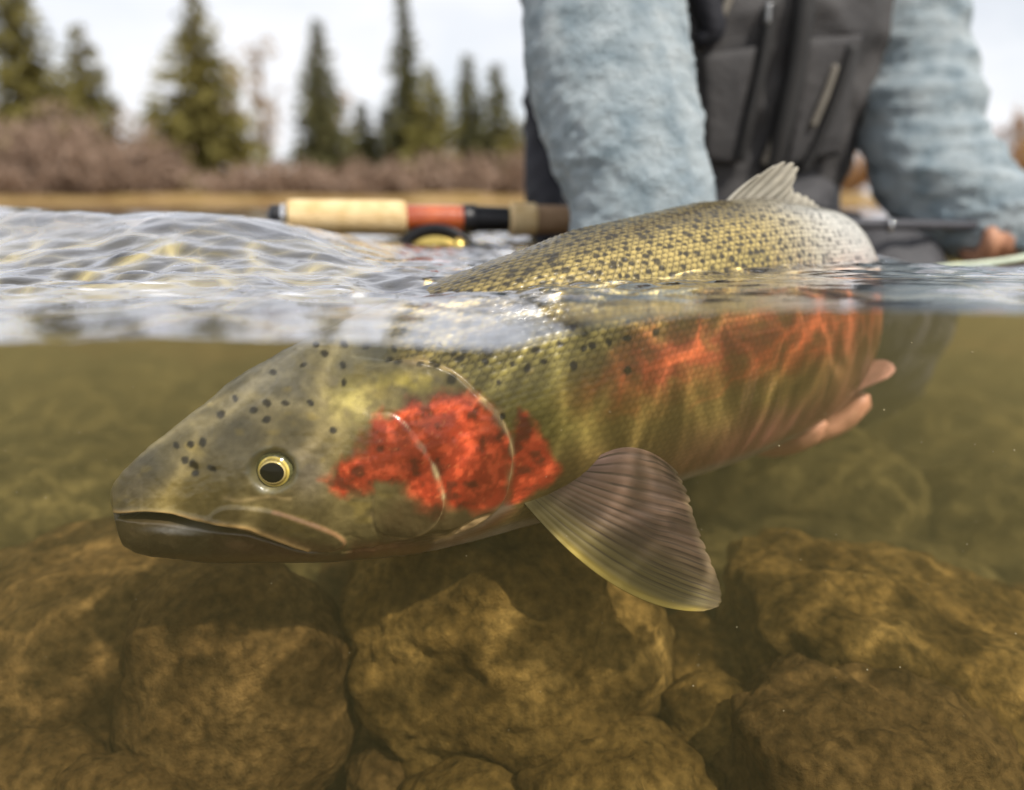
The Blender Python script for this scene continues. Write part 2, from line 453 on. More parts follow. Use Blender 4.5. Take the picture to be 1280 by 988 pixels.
def rock(u, v, z, wpx, hpx, label, sub=5, mat=0, seed=0, box=0.0, tilt=0.0, dk=1.0, rough=1.0, group=None, spin=0.0):
    c = PZ(u, v, z); d = depth_of(c)
    rx = wpx * .5 * d / FPX; rz = hpx * .5 * d / FPX * 1.22; ry = rx * .85 * dk
    V, T = ICO[sub]; V = V.copy()
    if box:
        p = 2 + box * 4; n = (np.abs(V) ** p).sum(1) ** (1 / p); V = V / n[:, None]
    R = max(rx, rz)
    n0 = V * 1.3 + seed * 3.7
    s = 1 + .16 * fbm(n0[:, 0], n0[:, 1], n0[:, 2], 3, seed)
    s = s - .06 * np.abs(fbm(n0[:, 0] * 2.1, n0[:, 1] * 2.1, n0[:, 2] * 2.1, 3, seed + 5))
    W = V * s[:, None] * np.array([rx, ry, rz])
    k = 1 / .012
    f = fbm(W[:, 0] * k, W[:, 1] * k, W[:, 2] * k + seed, 3, seed + 9)
    f2 = fbm(W[:, 0] * 35 + seed, W[:, 1] * 35, W[:, 2] * 35, 3, seed + 19)
    W = W + V * ((f * .0036 + f2 * .007) * rough)[:, None]
    me = mesh_np('river_rock', W, None, T)
    o = link('river_rock', me, ALG[mat]); o.location = c
    o.rotation_euler = (0, rad(tilt), rad(spin))
    tag(o, label, 'rock', group or 'stones on the riverbed')
    return o

rock(302, 866, -.318, 300, 290, 'smooth rounded brown boulder with a straight side below the trout jaw', 6, 0, 1, .0, 3, rough=.7)
rock(632, 815, -.310, 405, 360, 'broad golden shaggy boulder below the trout gill cover and pectoral fin', 6, 1, 2, .0, -8, rough=1.5)
rock(110, 800, -.325, 440, 220, 'long sloping brown boulder lying beside the smooth rounded boulder', 6, 0, 3, .1, -12)
rock(40, 655, -.36, 430, 150, 'wide tan boulder beyond the long sloping boulder, in front of the trout snout', 6, 2, 4, .1, -10, rough=.6)
rock(60, 545, -.40, 330, 120, 'dark banded boulder standing in hazy water behind the wide tan boulder', 5, 2, 5, 0, -12)
rock(1015, 622, -.36, 300, 150, 'flat olive stone seen just behind the pectoral fin tip', 6, 2, 6, 0, 4, rough=.8)
rock(1225, 655, -.37, 190, 125, 'pale topped stone beside the flat olive stone', 5, 2, 7, .1, 6)
rock(1190, 556, -.38, 250, 110, 'hazy stone under the wader leg', 5, 2, 8, 0, 5)
rock(1130, 826, -.335, 460, 190, 'long dark ridge of stone with a pale crest, beside the shaggy round cobble', 6, 1, 9, .2, 14, rough=1.5)
rock(876, 908, -.335, 112, 106, 'small round shaggy cobble leaning on the notched stone', 5, 1, 10, .1)
rock(892, 846, -.345, 165, 110, 'notched shaggy stone between golden boulder and long dark ridge', 5, 1, 11, .1, 12)
rock(1075, 960, -.34, 340, 210, 'wide mossy boulder in front of the long dark ridge', 6, 0, 12, .1, 10, rough=1.3)
rock(1262, 930, -.37, 190, 180, 'dark low stone beside the wide mossy boulder', 5, 0, 13)
rock(770, 985, -.35, 260, 120, 'low shaggy stone in front of the golden boulder', 5, 1, 14, 0, 4, rough=1.6)
rock(480, 975, -.365, 90, 70, 'small brown stone wedged between the rounded and golden boulders', 5, 0, 15)
rock(60, 965, -.345, 170, 90, 'low brown stone in front of the long sloping boulder', 5, 0, 16, 0, 6)
rock(150, 1000, -.345, 160, 90, 'low stone touching the smooth rounded boulder at its foot', 5, 0, 17)
rock(470, 735, -.37, 140, 90, 'shadowed stone behind the gap of the rounded and golden boulders', 5, 0, 18, .2)
rock(350, 735, -.375, 210, 90, 'grey brown stone hidden partly behind the smooth rounded boulder', 5, 2, 19)
rock(1090, 715, -.385, 330, 80, 'low smooth slab between flat olive stone and long dark ridge', 5, 2, 20, 0, 8)
rock(870, 730, -.385, 190, 110, 'dim stone under the pectoral fin tip', 5, 2, 22)
rock(590, 1010, -.36, 180, 90, 'low stone at the foot of the golden boulder', 5, 1, 23)
rock(960, 545, -.39, 260, 90, 'dim stone behind the fingers under the belly', 5, 2, 24)
FAR = [(250, 520, 220, 70), (150, 480, 200, 50), (330, 480, 160, 50), (20, 470, 200, 55), (420, 500, 180, 50), (1230, 480, 220, 60), (1120, 500, 150, 45), (280, 590, 300, 90), (-120, 610, 240, 110)]
for k, (u, v, w, h) in enumerate(FAR):
    rock(u, v, -.385, w, h, 'algae covered stone fading into hazy green water', 4, 2, 30 + k, 0, 0, group='stones fading into the haze')

# ================================================================== TROUT
plan = np.array([(P(138, 622, .392).x, .392), (P(300, 590, .404).x, .404), (P(460, 560, .420).x, .420), (P(635, 540, .447).x, .447), (P(740, 470, .482).x, .482),
                 (P(850, 430, .53).x, .53), (P(940, 400, .588).x, .588), (.236, .645), (.249, .705), (.247, .78), (.232, .87), (.205, .97)])
PC = catmull(plan, 3000)
PS = np.concatenate([[0], np.cumsum(np.linalg.norm(np.diff(PC, axis=0), axis=1))])
FL = PS[-1]
ang = PC[:, 0] / PC[:, 1]; imax = int(np.argmax(ang))
def side(u, v):
    """a point of the fish side-view drawing -> (distance along the body, height)"""
    d = ray(u, v); a = d[0] / d[1]
    s = np.interp(a, ang[:imax], PS[:imax]); y = np.interp(s, PS, PC[:, 1])
    return s, d[2] * y / d[1]
TOP = [(138, 622), (139, 613), (143, 603), (152, 591), (175, 568), (200, 547), (250, 507), (300, 470), (350, 440), (390, 421), (470, 384), (560, 350), (640, 319), (720, 291), (800, 270), (885, 253), (940, 247), (985, 254)]
BOT = [(138, 622), (139.5, 632), (144, 641), (149, 650), (151.5, 668), (157, 682), (172, 690), (200, 695), (250, 699), (327, 701), (400, 698), (460, 693), (520, 685), (580, 670), (640, 651), (740, 626), (830, 596), (900, 573), (950, 552)]
ts = np.array([side(*p) for p in TOP]); bs = np.array([side(*p) for p in BOT])
ts[0, 0] = bs[0, 0] = 0
TAIL_S = FL * .90
ts = np.vstack([ts, [(.56, -.006), (.62, -.022), (.70, -.048), (.78, -.068), (.86, -.075), (FL, -.066)]])
bs = np.vstack([bs, [(.53, -.176), (.58, -.172), (.64, -.162), (.72, -.145), (.80, -.132), (.86, -.126), (FL, -.134)]])
ts = ts[np.argsort(ts[:, 0])]; bs = bs[np.argsort(bs[:, 0])]
WID = np.array([(0, .001), (.004, .010), (.012, .0165), (.03, .0235), (.06, .031), (.10, .039), (.15, .046), (.19, .050), (.26, .053), (.36, .058), (.45, .061), (.54, .060), (.62, .050), (.70, .036), (.78, .024), (.86, .014), (FL, .005)])

def smooth_interp(x, tab):
    # monotone-ish smooth interpolation: linear then light blur
    return np.interp(x, tab[:, 0], tab[:, 1])

def dist_poly(u, v, pts):
    d = np.full(u.shape, 1e9)
    for (x0, y0), (x1, y1) in zip(pts[:-1], pts[1:]):
        dx, dy = x1 - x0, y1 - y0; L = dx * dx + dy * dy + 1e-9
        t = np.clip(((u - x0) * dx + (v - y0) * dy) / L, 0, 1)
        d = np.minimum(d, np.hypot(u - x0 - t * dx, v - y0 - t * dy))
    return d
def inside(u, v, poly):
    r = np.zeros(u.shape, bool); n = len(poly)
    for k in range(n):
        x0, y0 = poly[k]; x1, y1 = poly[(k + 1) % n]
        c = ((y0 > v) != (y1 > v)) & (u < (x1 - x0) * (v - y0) / (y1 - y0 + 1e-12) + x0)
        r ^= c
    return r
def soft(u, v, poly, edge, wob=0.0, seed=0):
    """1 inside a closed outline falling to 0 outside across `edge`"""
    if wob:
        u = u + wob * fbm(u / 22, v / 22, oct=3, seed=seed); v = v + wob * fbm(u / 22 + 9, v / 22, oct=3, seed=seed + 3)
    d = dist_poly(u, v, poly + [poly[0]]); ins = inside(u, v, poly)
    return sstep(-edge, edge, np.where(ins, d, -d))
def cpoly(pts, n=60):
    return [tuple(p) for p in catmull(pts, n)]

OPER = cpoly([(486, 452), (510, 450), (540, 456), (567, 467), (594, 491), (620, 517), (634, 542), (640, 566), (637, 594), (631, 620), (612, 643), (581, 662), (545, 676)])
PREO = cpoly([(468, 518), (486, 517), (502, 525), (521, 549), (540, 578), (551, 607), (552, 630), (538, 656), (508, 669), (476, 664), (466, 645), (466, 622)])
SUBO = cpoly([(610, 640), (585, 650), (560, 668)])
MOUTH = cpoly([(136, 644), (150, 646), (180, 647), (213, 650), (245, 657), (280, 664), (310, 668), (335, 676), (360, 684), (385, 690), (408, 691)])
MAXTOP = cpoly([(255, 650), (281, 634), (320, 636), (350, 642), (391, 655), (420, 667), (431, 677), (424, 686), (400, 688), (385, 686)])
LIPE = cpoly([(139, 640), (165, 641), (213, 643), (262, 652), (307, 657), (340, 669), (385, 684)])
EYE = (341, 590)

def build_fish():
    NS1, NS2, NA = 640, 130, 520
    s = np.concatenate([[0.0002], .0004 + (.56 - .0004) * np.linspace(0, 1, NS1) ** 1.12, np.linspace(.562, FL - .002, NS2)])
    cx = np.interp(s, PS, PC[:, 0]); cy = np.interp(s, PS, PC[:, 1])
    tx = np.gradient(cx, s); ty = np.gradient(cy, s)
    k = np.ones(9) / 9
    def sm(a, n=3):
        for _ in range(n):
            p = np.pad(a, 4, 'edge'); a2 = np.convolve(p, k, 'valid'); a = a2
        return a
    tx = sm(tx); ty = sm(ty); L = np.hypot(tx, ty); tx /= L; ty /= L
    ztop = np.interp(s, ts[:, 0], ts[:, 1]); zbot = np.interp(s, bs[:, 0], bs[:, 1]); w = np.interp(s, WID[:, 0], WID[:, 1])
    kw = sstep(.006, .035, s)
    ztop = ztop * (1 - kw) + sm(ztop, 14) * kw; zbot = zbot * (1 - kw) + sm(zbot, 14) * kw; kw = sstep(.003, .02, s); w = w * (1 - kw) + sm(w, 10) * kw
    zc = (ztop + zbot) / 2; hh = np.maximum((ztop - zbot) / 2, .0004)
    th = np.linspace(0, 2 * np.pi, NA, endpoint=False)
    C, S = np.cos(th), np.sin(th)
    pw = 2 / 2.25
    lat = np.sign(C) * np.abs(C) ** pw
    # head: crown and throat a little narrower than a plain oval
    hd = sstep(.20, .05, s)[:, None]
    shape = 1 - hd * (.10 * np.clip(S, 0, 1) ** 2 + .16 * np.clip(-S, 0, 1) ** 2)[None, :]
    LATM = w[:, None] * lat[None, :] * shape
    Xn = cx[:, None] + ty[:, None] * LATM; Yn = cy[:, None] - tx[:, None] * LATM
    Zn = zc[:, None] + hh[:, None] * S[None, :]
    V = np.stack([Xn, Yn, Zn], -1)
    # side-view drawing coordinates, the same for both flanks
    mir = (NA // 2 - np.arange(NA)) % NA
    near = np.where(C >= -1e-9, np.arange(NA), mir)
    Vn = V[:, near]
    dep = Vn[..., 1] * CP - Vn[..., 2] * SP
    U = 640 + FPX * Vn[..., 0] / dep; Vv = 494 - FPX * (Vn[..., 1] * SP + Vn[..., 2] * CP) / dep
    SS = np.repeat(s[:, None], NA, 1); ST = np.repeat(S[None, :], len(s), 0)
    # arc length round the section for the scale rows
    gth = np.abs(np.arcsin(np.clip(ST, -1, 1))); 
    arc = np.arcsin(np.clip(ST, -1, 1)) * (hh[:, None] * .75 + w[:, None] * .25)
    u = U; v = Vv
    head = soft(u, v, list(OPER) + [(500, 730), (60, 760), (60, 330), (420, 330), (452, 390), (474, 430)], 3.0)
    head = np.maximum(head, soft(u, v, [(60, 760), (60, 330), (420, 330), (470, 400), (500, 440), (440, 470), (440, 760)], 14.0, 10, 7))
    head = np.where(SS > .3, 0, head)
    body = 1 - head
    # ---------------- relief
    D = np.zeros_like(u)
    op_in = soft(u, v, list(OPER) + [(500, 720), (380, 720), (380, 440)], 2.2)
    D += .0030 * op_in * sstep(400, 560, u) * sstep(684, 655, v) * (SS < .3)
    D -= .0012 * np.exp(-((dist_poly(u, v, OPER)) / 3.0) ** 2) * (1 - op_in)
    pr_in = soft(u, v, list(PREO), 2.0)
    D += .0016 * pr_in * sstep(430, 530, u)
    D -= .0006 * np.exp(-(dist_poly(u, v, PREO) / 2.5) ** 2) * (1 - pr_in)
    D -= .0010 * np.exp(-(dist_poly(u, v, SUBO) / 2.2) ** 2)
    mx_in = soft(u, v, list(MAXTOP), 2.5)
    D += .0016 * mx_in
    dm = dist_poly(u, v, MOUTH)
    gap = np.interp(u, [130, 150, 175, 215, 250, 300, 420], [3.0, 3.2, 5.5, 6.0, 4.0, 2.6, 2.0])
    D -= .0085 * np.exp(-(dm / gap) ** 4) * sstep(425, 330, u) * (SS < .2)
    D += .0012 * np.exp(-(dist_poly(u, v, LIPE) / 4.0) ** 2)
    de = np.hypot((u - EYE[0]) / 33, (v - EYE[1] + 2) / 30)
    D += .0007 * np.exp(-((de - 1.02) / .2) ** 2)
    D -= .0045 * sstep(.95, .55, de)
    D -= .0010 * np.exp(-(((u - 241) / 7) ** 2 + ((v - 588) / 6) ** 2))
    D += head * .0010 * fbm(u / 42, v / 42, oct=3, seed=4) * (SS > .02) + head * .00025 * fbm(u / 7, v / 7, oct=2, seed=5)
    # gill rays under the cover, jaw folds
    for k_ in range(4):
        D -= .0005 * np.exp(-(dist_poly(u, v, [(430 + k_ * 20, 690 - 3 * k_), (540 + 16 * k_, 676 - 8 * k_)]) / 1.6) ** 2)
    # scales: offset rows
    pit_s, pit_a = .0050, .0037
    ra = arc / pit_a + .35 * vnoise(SS * 18, arc * 30, seed=71); row = np.floor(ra); fa = ra - row - .5
    rs = SS / pit_s + .5 * (row % 2) + .3 * vnoise(SS * 25 + 5, arc * 25, seed=73); fs = rs - np.floor(rs)
    edge = np.clip(1 - np.hypot((fs - .42) * 1.15, fa * 1.25) / .62, 0, 1)
    rim = np.exp(-((np.hypot((fs - .35) * 1.1, fa * 1.2) - .56) / .10) ** 2)
    bod = body * sstep(.12, .15, SS) * (.40 + .60 * sstep(.15, .55, ST))
    D += bod * .00042 * edge * (1 + .6 * vnoise(np.floor(rs), row, seed=77))
    D += bod * .0010 * fbm(SS * 22, arc * 22, oct=3, seed=6)
    # apply along normals
    dVs = np.gradient(V, axis=0); dVa = np.roll(V, -1, 1) - np.roll(V, 1, 1)
    N = np.cross(dVa, dVs); N /= np.linalg.norm(N, axis=2)[..., None] + 1e-12
    cen = np.stack([cx, cy, zc], -1)[:, None, :]
    flip = np.sign(((V - cen) * N).sum(2).mean()); N *= flip
    D *= sstep(0, .010, SS)
    W = V + N * D[..., None]
    # ---------------- pigment
    def mixc(c, col, m):
        return c * (1 - m[..., None]) + np.asarray(col) * m[..., None]
    n1 = fbm(u / 60, v / 60, oct=4, seed=51); n2 = fbm(u / 14, v / 14, oct=4, seed=52); n3 = fbm(u / 5, v / 5, oct=3, seed=53)
    c = np.zeros(u.shape + (3,)) + lin(116, 104, 66)
    # head
    c = mixc(c, lin(96, 92, 76), sstep(.15, .85, ST) * head * .9)
    c = mixc(c, lin(132, 118, 72), np.clip(.5 + n1, 0, 1) * .5 * head)
    c = mixc(c, lin(128, 112, 62), np.exp(-(((u - 230) / 70) ** 2 + ((v - 615) / 22) ** 2)) * .7)
    c = mixc(c, lin(92, 82, 58), np.exp(-(((u - 160) / 28) ** 2 + ((v - 605) / 40) ** 2)) * .8)
    c = mixc(c, lin(150, 140, 108), np.exp(-(((u - 300) / 26) ** 2 + ((v - 585) / 26) ** 2)) * .5)
    c = mixc(c, lin(118, 112, 104), np.exp(-(((u - 385) / 26) ** 2 + ((v - 590) / 34) ** 2)) * .6)
    c = mixc(c, lin(186, 172, 100), np.exp(-(((u - 443) / 34) ** 2 + ((v - 498) / 30) ** 2)) * np.clip(.65 + n2, 0, 1))
    c = mixc(c, lin(196, 178, 84), np.exp(-(((u - 515) / 50) ** 2 + ((v - 478) / 13) ** 2)) * np.clip(.6 + n2, 0, 1))
    c = mixc(c, lin(80, 78, 48), np.exp(-(((u - 500) / 70) ** 2 + ((v - 447) / 14) ** 2)) * .7)
    mott = fbm(u / 9, v / 9, oct=4, seed=111)
    c = c * (1 + .28 * mott * head + .16 * n1 * head)[..., None]
    c = mixc(c, lin(150, 132, 70), sstep(.35, .75, fbm(u / 30, v / 18, oct=3, seed=113)) * head * .5)
    # jaw
    lowj = sstep(-2, 6, v - np.interp(u, [p[0] for p in MOUTH], [p[1] for p in MOUTH])) * sstep(470, 400, u)
    c = mixc(c, lin(62, 52, 34), lowj * .92)
    c = mixc(c, lin(96, 58, 42), lowj * sstep(230, 380, u) * .6)
    c = mixc(c, lin(104, 80, 44), lowj * sstep(690, 700, v) * .6)
    c = mixc(c, lin(140, 140, 136), .8 * np.exp(-(((u - 222) / 34) ** 2 + ((v - 664 - (u - 222) * .05) / 4.6) ** 2) ** 1.3))
    c = mixc(c, lin(90, 42, 28), mx_in * sstep(-9, 4, v - np.interp(u, [255, 430], [652, 684])) * .55)
    c = mixc(c, lin(78, 66, 40), mx_in * .5)
    c = mixc(c, lin(24, 18, 12), np.exp(-(dm / (gap * .75)) ** 4) * sstep(425, 380, u))
    c = mixc(c, lin(22, 14, 10), np.exp(-(((u - 205) / 34) ** 2 + ((v - 651) / 3.4) ** 2)))
    c = mixc(c, lin(206, 170, 112), np.exp(-(dist_poly(u, v, LIPE) / 2.4) ** 2) * .75)
    c = mixc(c, lin(176, 128, 92), np.exp(-(dist_poly(u, v, MAXTOP[18:]) / 2.0) ** 2) * .6)
    c = mixc(c, lin(190, 168, 118), np.exp(-(dist_poly(u, v, cpoly([(280, 622), (300, 626), (336, 621), (362, 624)])) / 3.0) ** 2) * .55)
    # ---------------- body
    bc = np.zeros_like(c) + lin(112, 104, 52)
    back = sstep(.42, .80, ST + .08 * n1)
    bc = mixc(bc, lin(138, 128, 70), sstep(.15, .5, ST))
    bc = mixc(bc, lin(164, 144, 84), back)
    bc = mixc(bc, lin(84, 74, 46), sstep(.84, .975, ST + .05 * n1) * .85)
    silver = sstep(.37, .50, SS) * sstep(.25, .6, ST)
    bc = mixc(bc, lin(204, 202, 194), silver * .9)
    bc = mixc(bc, lin(92, 84, 60), silver * sstep(.93, .985, ST) * .8)
    # lateral red band, olive lower flank, pink belly
    mid = lin(138, 70, 44)
    band = np.exp(-((ST - np.interp(SS, [.2, .3, .45, .55], [.12, .13, .10, .1])) / np.interp(SS, [.2, .3, .5], [.18, .26, .34])) ** 2) * sstep(.21, .29, SS)
    rid = (1 - np.abs(fbm(SS * 30 + .6 * n1, arc * 42, oct=3, seed=95))) ** 5  # ridged lines imitate caustic light, painted orange into the red band
    bc = mixc(bc, mid, np.clip(band * (.95 + .5 * n2), 0, 1))
    bc = mixc(bc, lin(206, 104, 62), np.clip(band * rid * 1.2, 0, 1) * .8)
    low = sstep(-.05, -.42, ST)
    bc = mixc(bc, lin(118, 96, 54), low * .8)
    pink = sstep(-.30, -.72, ST + .1 * n1) * sstep(.24, .40, SS)
    bc = mixc(bc, lin(148, 92, 84), pink * .8)
    bc = mixc(bc, lin(150, 100, 76), sstep(.40, .50, SS) * sstep(.3, -.1, ST) * .55)
    bc = mixc(bc, lin(196, 186, 176), sstep(-.76, -.92, ST))
    # scale look
    strk = fbm(SS * 150, arc * 16 + SS * 40, oct=3, seed=97)
    bc = bc * (1 + .35 * strk * sstep(.5, .1, ST))[..., None]
    bc = mixc(bc, lin(176, 130, 118), sstep(.25, .7, strk) * sstep(.1, -.3, ST) * sstep(.3, .4, SS) * .5)
    bc = bc * (1 + bod * (.55 * (edge - .45) - .50 * rim))[..., None] 
    per = vnoise(np.floor(rs) + .5, row + .5, seed=91)
    bc = bc * (1 + .22 * per * bod)[..., None]
    bc = mixc(bc, lin(226, 190, 160), np.clip(sstep(.55, .9, per) * edge * bod, 0, 1) * .45 * sstep(-.8, -.2, ST) * sstep(.7, .3, ST))
    c = c * head[..., None] + bc * body[..., None]
    # throat and branchiostegal area
    thr = soft(u, v, [(430, 700), (440, 680), (560, 668), (630, 622), (648, 640), (600, 672), (520, 695)], 8, 4)
    c = mixc(c, lin(120, 74, 52), thr * .7)
    c = mixc(c, lin(180, 160, 136), thr * np.exp(-(dist_poly(u, v, cpoly([(545, 676), (590, 660), (630, 635), (650, 622)])) / 5) ** 2) * .8)
    # red cheeks
    red = [(408, 606), (425, 580), (448, 566), (458, 530), (476, 515), (500, 520), (506, 503), (535, 493), (585, 488), (612, 505), (634, 545), (638, 590), (628, 622), (600, 640), (566, 634), (548, 622), (545, 640), (524, 634), (500, 604), (474, 596), (450, 614), (425, 618)]
    rm = soft(u, v, red, 9, 11, 81)
    red2 = [(641, 545), (648, 508), (662, 520), (672, 545), (690, 572), (700, 586), (688, 606), (660, 622), (634, 634), (640, 600)]
    rm2 = soft(u, v, red2, 6, 7, 85)
    R = np.clip(rm + rm2, 0, 1)
    rc = np.zeros_like(c) + lin(178, 62, 36)
    rc = mixc(rc, lin(112, 42, 28), sstep(-.05, .45, n2 + .5 * n1)); rc = mixc(rc, lin(226, 92, 56), sstep(.05, .55, -n2 + .3 * n3))
    rc = mixc(rc, lin(205, 120, 72), sstep(.45, .8, n3) * .6)
    c = c * (1 - R[..., None] * .95) + rc * (R[..., None] * .95)
    dkp = soft(u, v, [(470, 640), (500, 612), (548, 628), (600, 642), (585, 662), (540, 680), (480, 675)], 10, 8, 88)
    c = mixc(c, lin(82, 66, 42), dkp * .75)
    # pale cover rims
    c = mixc(c, lin(206, 178, 128), np.exp(-(dist_poly(u, v, OPER) / np.clip(3.8 + 4 * vnoise(u / 17, v / 17, seed=121), 2.4, 7)) ** 2) * np.clip(.75 + .9 * n2, 0.1, 1) * sstep(478, 520, u) * (SS < .3))
    c = mixc(c, lin(200, 176, 128), np.exp(-(dist_poly(u, v, PREO) / np.clip(2.0 + 2.6 * vnoise(u / 15, v / 15, seed=123), .8, 4)) ** 2) * np.clip(.6 + 1.0 * n2, 0.05, 1) * np.clip(sstep(478, 512, u) + .5 * sstep(560, 640, v), 0, 1))
    c = mixc(c, lin(196, 168, 120), np.exp(-(dist_poly(u, v, SUBO) / 2.2) ** 2) * .7)
    # orbit
    c = mixc(c, lin(118, 112, 78), sstep(1.05, .8, de) * .8)
    c = mixc(c, lin(122, 124, 112), np.exp(-((de - .93) / .10) ** 2) * np.clip(.35 + n2, 0, .6))
    # spots
    spots = [(220, 557), (238, 556), (254, 553), (231, 575), (264, 586), (276, 518), (294, 499), (317, 513), (333, 504), (356, 504), (333, 525), (388, 504), (416, 538), (430, 479), (429, 457), (406, 442), (379, 456), (341, 465), (395, 430), (430, 430), (458, 433), (492, 436), (487, 450), (546, 457), (607, 452), (640, 455), (623, 478), (659, 460), (680, 452), (628, 521), (717, 457), (785, 463), (730, 436), (740, 432), (761, 428), (784, 423), (700, 430), (670, 437), (820, 415), (575, 448)]
    rs_ = random.Random(5)
    sp = [(x, y, 4.0 + rs_.random() * 1.6) for x, y in spots] + [(241, 581, 6.5), (243, 592, 5)]
    S2 = np.zeros_like(u)
    for x, y, r in sp:
        e = rs_.uniform(.8, 1.25); a_ = rs_.uniform(0, 3)
        du, dv = u - x, v - y; p_ = du * math.cos(a_) + dv * math.sin(a_); q_ = -du * math.sin(a_) + dv * math.cos(a_)
        S2 = np.maximum(S2, sstep(1.25, .65, np.hypot(p_ / e, q_ * e) / r + .25 * n3))
    # dense spots along the back: one jittered per cell in body space
    cs_, ca_ = .0080, .0066
    gi = np.floor(SS / cs_); gj = np.floor(arc / ca_)
    for di in (-1, 0, 1):
        for dj in (-1, 0, 1):
            a_, b_ = gi + di, gj + dj
            px = (a_ + .5 + .75 * (_hash(a_, b_, a_ * 0, 61) - .5)) * cs_; py = (b_ + .5 + .75 * (_hash(a_, b_, a_ * 0, 62) - .5)) * ca_
            hs = _hash(a_, b_, a_ * 0, 63)
            arcn = py / (np.maximum(hh, .01)[:, None] * 1.2)
            prob = sstep(.28, .50, arcn) * sstep(.13, .17, px) * (1 - .45 * sstep(.45, .53, px))
            r = (.0017 + .0010 * _hash(a_, b_, a_ * 0, 64)) * (1 - .35 * sstep(.44, .52, px))
            S2 = np.maximum(S2, sstep(1.3, .6, np.hypot(SS - px, (arc - py) * 1.1) / r + .3 * n3) * (hs < prob * .95) * .92)
    c = mixc(c, lin(26, 22, 16), S2 * .95)
    c = c * (1 - .26 * np.maximum(head, sstep(.55, .35, ST)))[..., None]  # underwater dimness put into the pigment of head and submerged flank
    c = np.clip(c * (1 + .12 * n3)[..., None], .004, .9)
    NSt = len(s)
    Vf = W.reshape(-1, 3); Q = grid_quads(NSt, NA, True)
    n = len(Vf); Vf = np.vstack([Vf, W[0].mean(0), W[-1].mean(0)])
    j = np.arange(NA); j2 = (j + 1) % NA
    T = np.vstack([np.stack([np.full(NA, n), j2, j], -1), np.stack([np.full(NA, n + 1), (NSt - 1) * NA + j, (NSt - 1) * NA + j2], -1)])
    cc = np.vstack([c.reshape(-1, 3), c[0].mean(0), c[-1].mean(0)])
    me = mesh_np('body', Vf, Q, T); vcol(me, cc)
    info = dict(W=W, N=N, U=U, V=Vv, C=C, s=s)
    return me, info

FISH_AT = Vector((.0, .45, -.20))
trout = empty('trout', FISH_AT)
tag(trout, 'big spotted trout with red cheek and gill cover, half out of the water', 'fish')
skin_m = pigment_mat('trout_skin', rough=.33, spec=.45, bump=.12, bscale=900, coat=.12)
fin_m = pigment_mat('trout_fin', rough=.55, spec=.25, bump=.08, bscale=500, trans=.30, clear=.06)
me, FI = build_fish()
to_local(link('body', me, skin_m, trout), FISH_AT)

def near_point(u, v):
    """nearest point of the camera-side flank to a drawing coordinate"""
    m = (FI['C'] > 0)[None, :] & (FI['s'] < .5)[:, None]
    d = np.where(m, np.hypot(FI['U'] - u, FI['V'] - v), 1e9); k = np.unravel_index(np.argmin(d), d.shape)
    return Vector(FI['W'][k]), Vector(FI['N'][k])

# eyes
def build_eye(sidek):
    p, n = near_point(*EYE); n = Vector((n.x * .6, n.y, n.z * .6)).normalized()
    if sidek < 0:
        k = np.argmin(np.hypot(FI['U'] - EYE[0], FI['V'] - EYE[1]) + 1e6 * (FI['C'] > 0)[None, :]); k = np.unravel_index(k, FI['U'].shape)
        p, n = Vector(FI['W'][k]), Vector(FI['N'][k])
    R = .0128
    cen = p - n * (R - .0052)
    z = n; x = Vector((1, 0, 0)) - z * z.x; x.normalize(); y = z.cross(x)
    na, nb = 64, 72
    V = []; cols = []
    for i in range(na):
        a = i / (na - 1) * rad(100)
        for j in range(nb):
            b = j / nb * 2 * math.pi
            q = z * math.cos(a) + (x * math.cos(b) + y * math.sin(b)) * math.sin(a)
            bul = 1 + .05 * math.exp(-(a / .5) ** 2)
            V.append(cen + q * R * bul)
            ad = math.degrees(a); nn = random.random()
            fib = .85 + .3 * vnoise(np.array([b * 9.0]), np.array([ad * .15]), seed=3)[0]
            if ad < 33: cl = lin(150, 132, 62) * fib
            elif ad < 37: cl = lin(196, 176, 90)
            elif ad < 50: cl = lin(92, 92, 60) * fib
            elif ad < 62: cl = lin(98, 98, 78) * fib
            else: cl = lin(90, 86, 62)
            cols.append(cl)
    e = mesh_np('eye', np.array([v[:] for v in V]), grid_quads(na, nb, True)); vcol(e, np.array(cols))
    eo = to_local(link('eye', e, eye_m, trout), FISH_AT)
    def on_eye(a, b, lift):
        k = 1 + .20 * max(0, math.cos(b - math.pi)) ** 3
        q = z * math.cos(a) + (x * math.cos(b) * k + y * math.sin(b) * .90) * math.sin(a); q.normalize()
        pa = math.acos(max(-1, min(1, q.dot(z))))
        return cen + q * (R * (1 + .05 * math.exp(-(pa / .5) ** 2)) + lift)
    V = [on_eye(i / 13 * rad(25) + 1e-4, j / 48 * 2 * math.pi, .00035) for i in range(14) for j in range(48)]
    link('pupil', mesh_np('pupil', np.array([v[:] for v in V]), grid_quads(14, 48, True)), pupil_m, eo)
    # bright ring round the pupil
    V = [on_eye(rad(24.6 + i * .9), j / 48 * 2 * math.pi, .0003 + .0001 * math.sin(i / 4 * math.pi)) for i in range(5) for j in range(48)]
    link('iris_ring', mesh_np('iris_ring', np.array([v[:] for v in V]), grid_quads(5, 48, True)), ring_m, eo)
eye_m = pigment_mat('trout_eye', rough=.12, spec=.5, bump=0, coat=.6)
pupil_m = plain('pupil_black', (.003, .003, .004), .15, 0, .15, 0)
ring_m = plain('iris_gold', (.62, .50, .20), .25, .3, .5, 0)
build_eye(1); build_eye(-1)

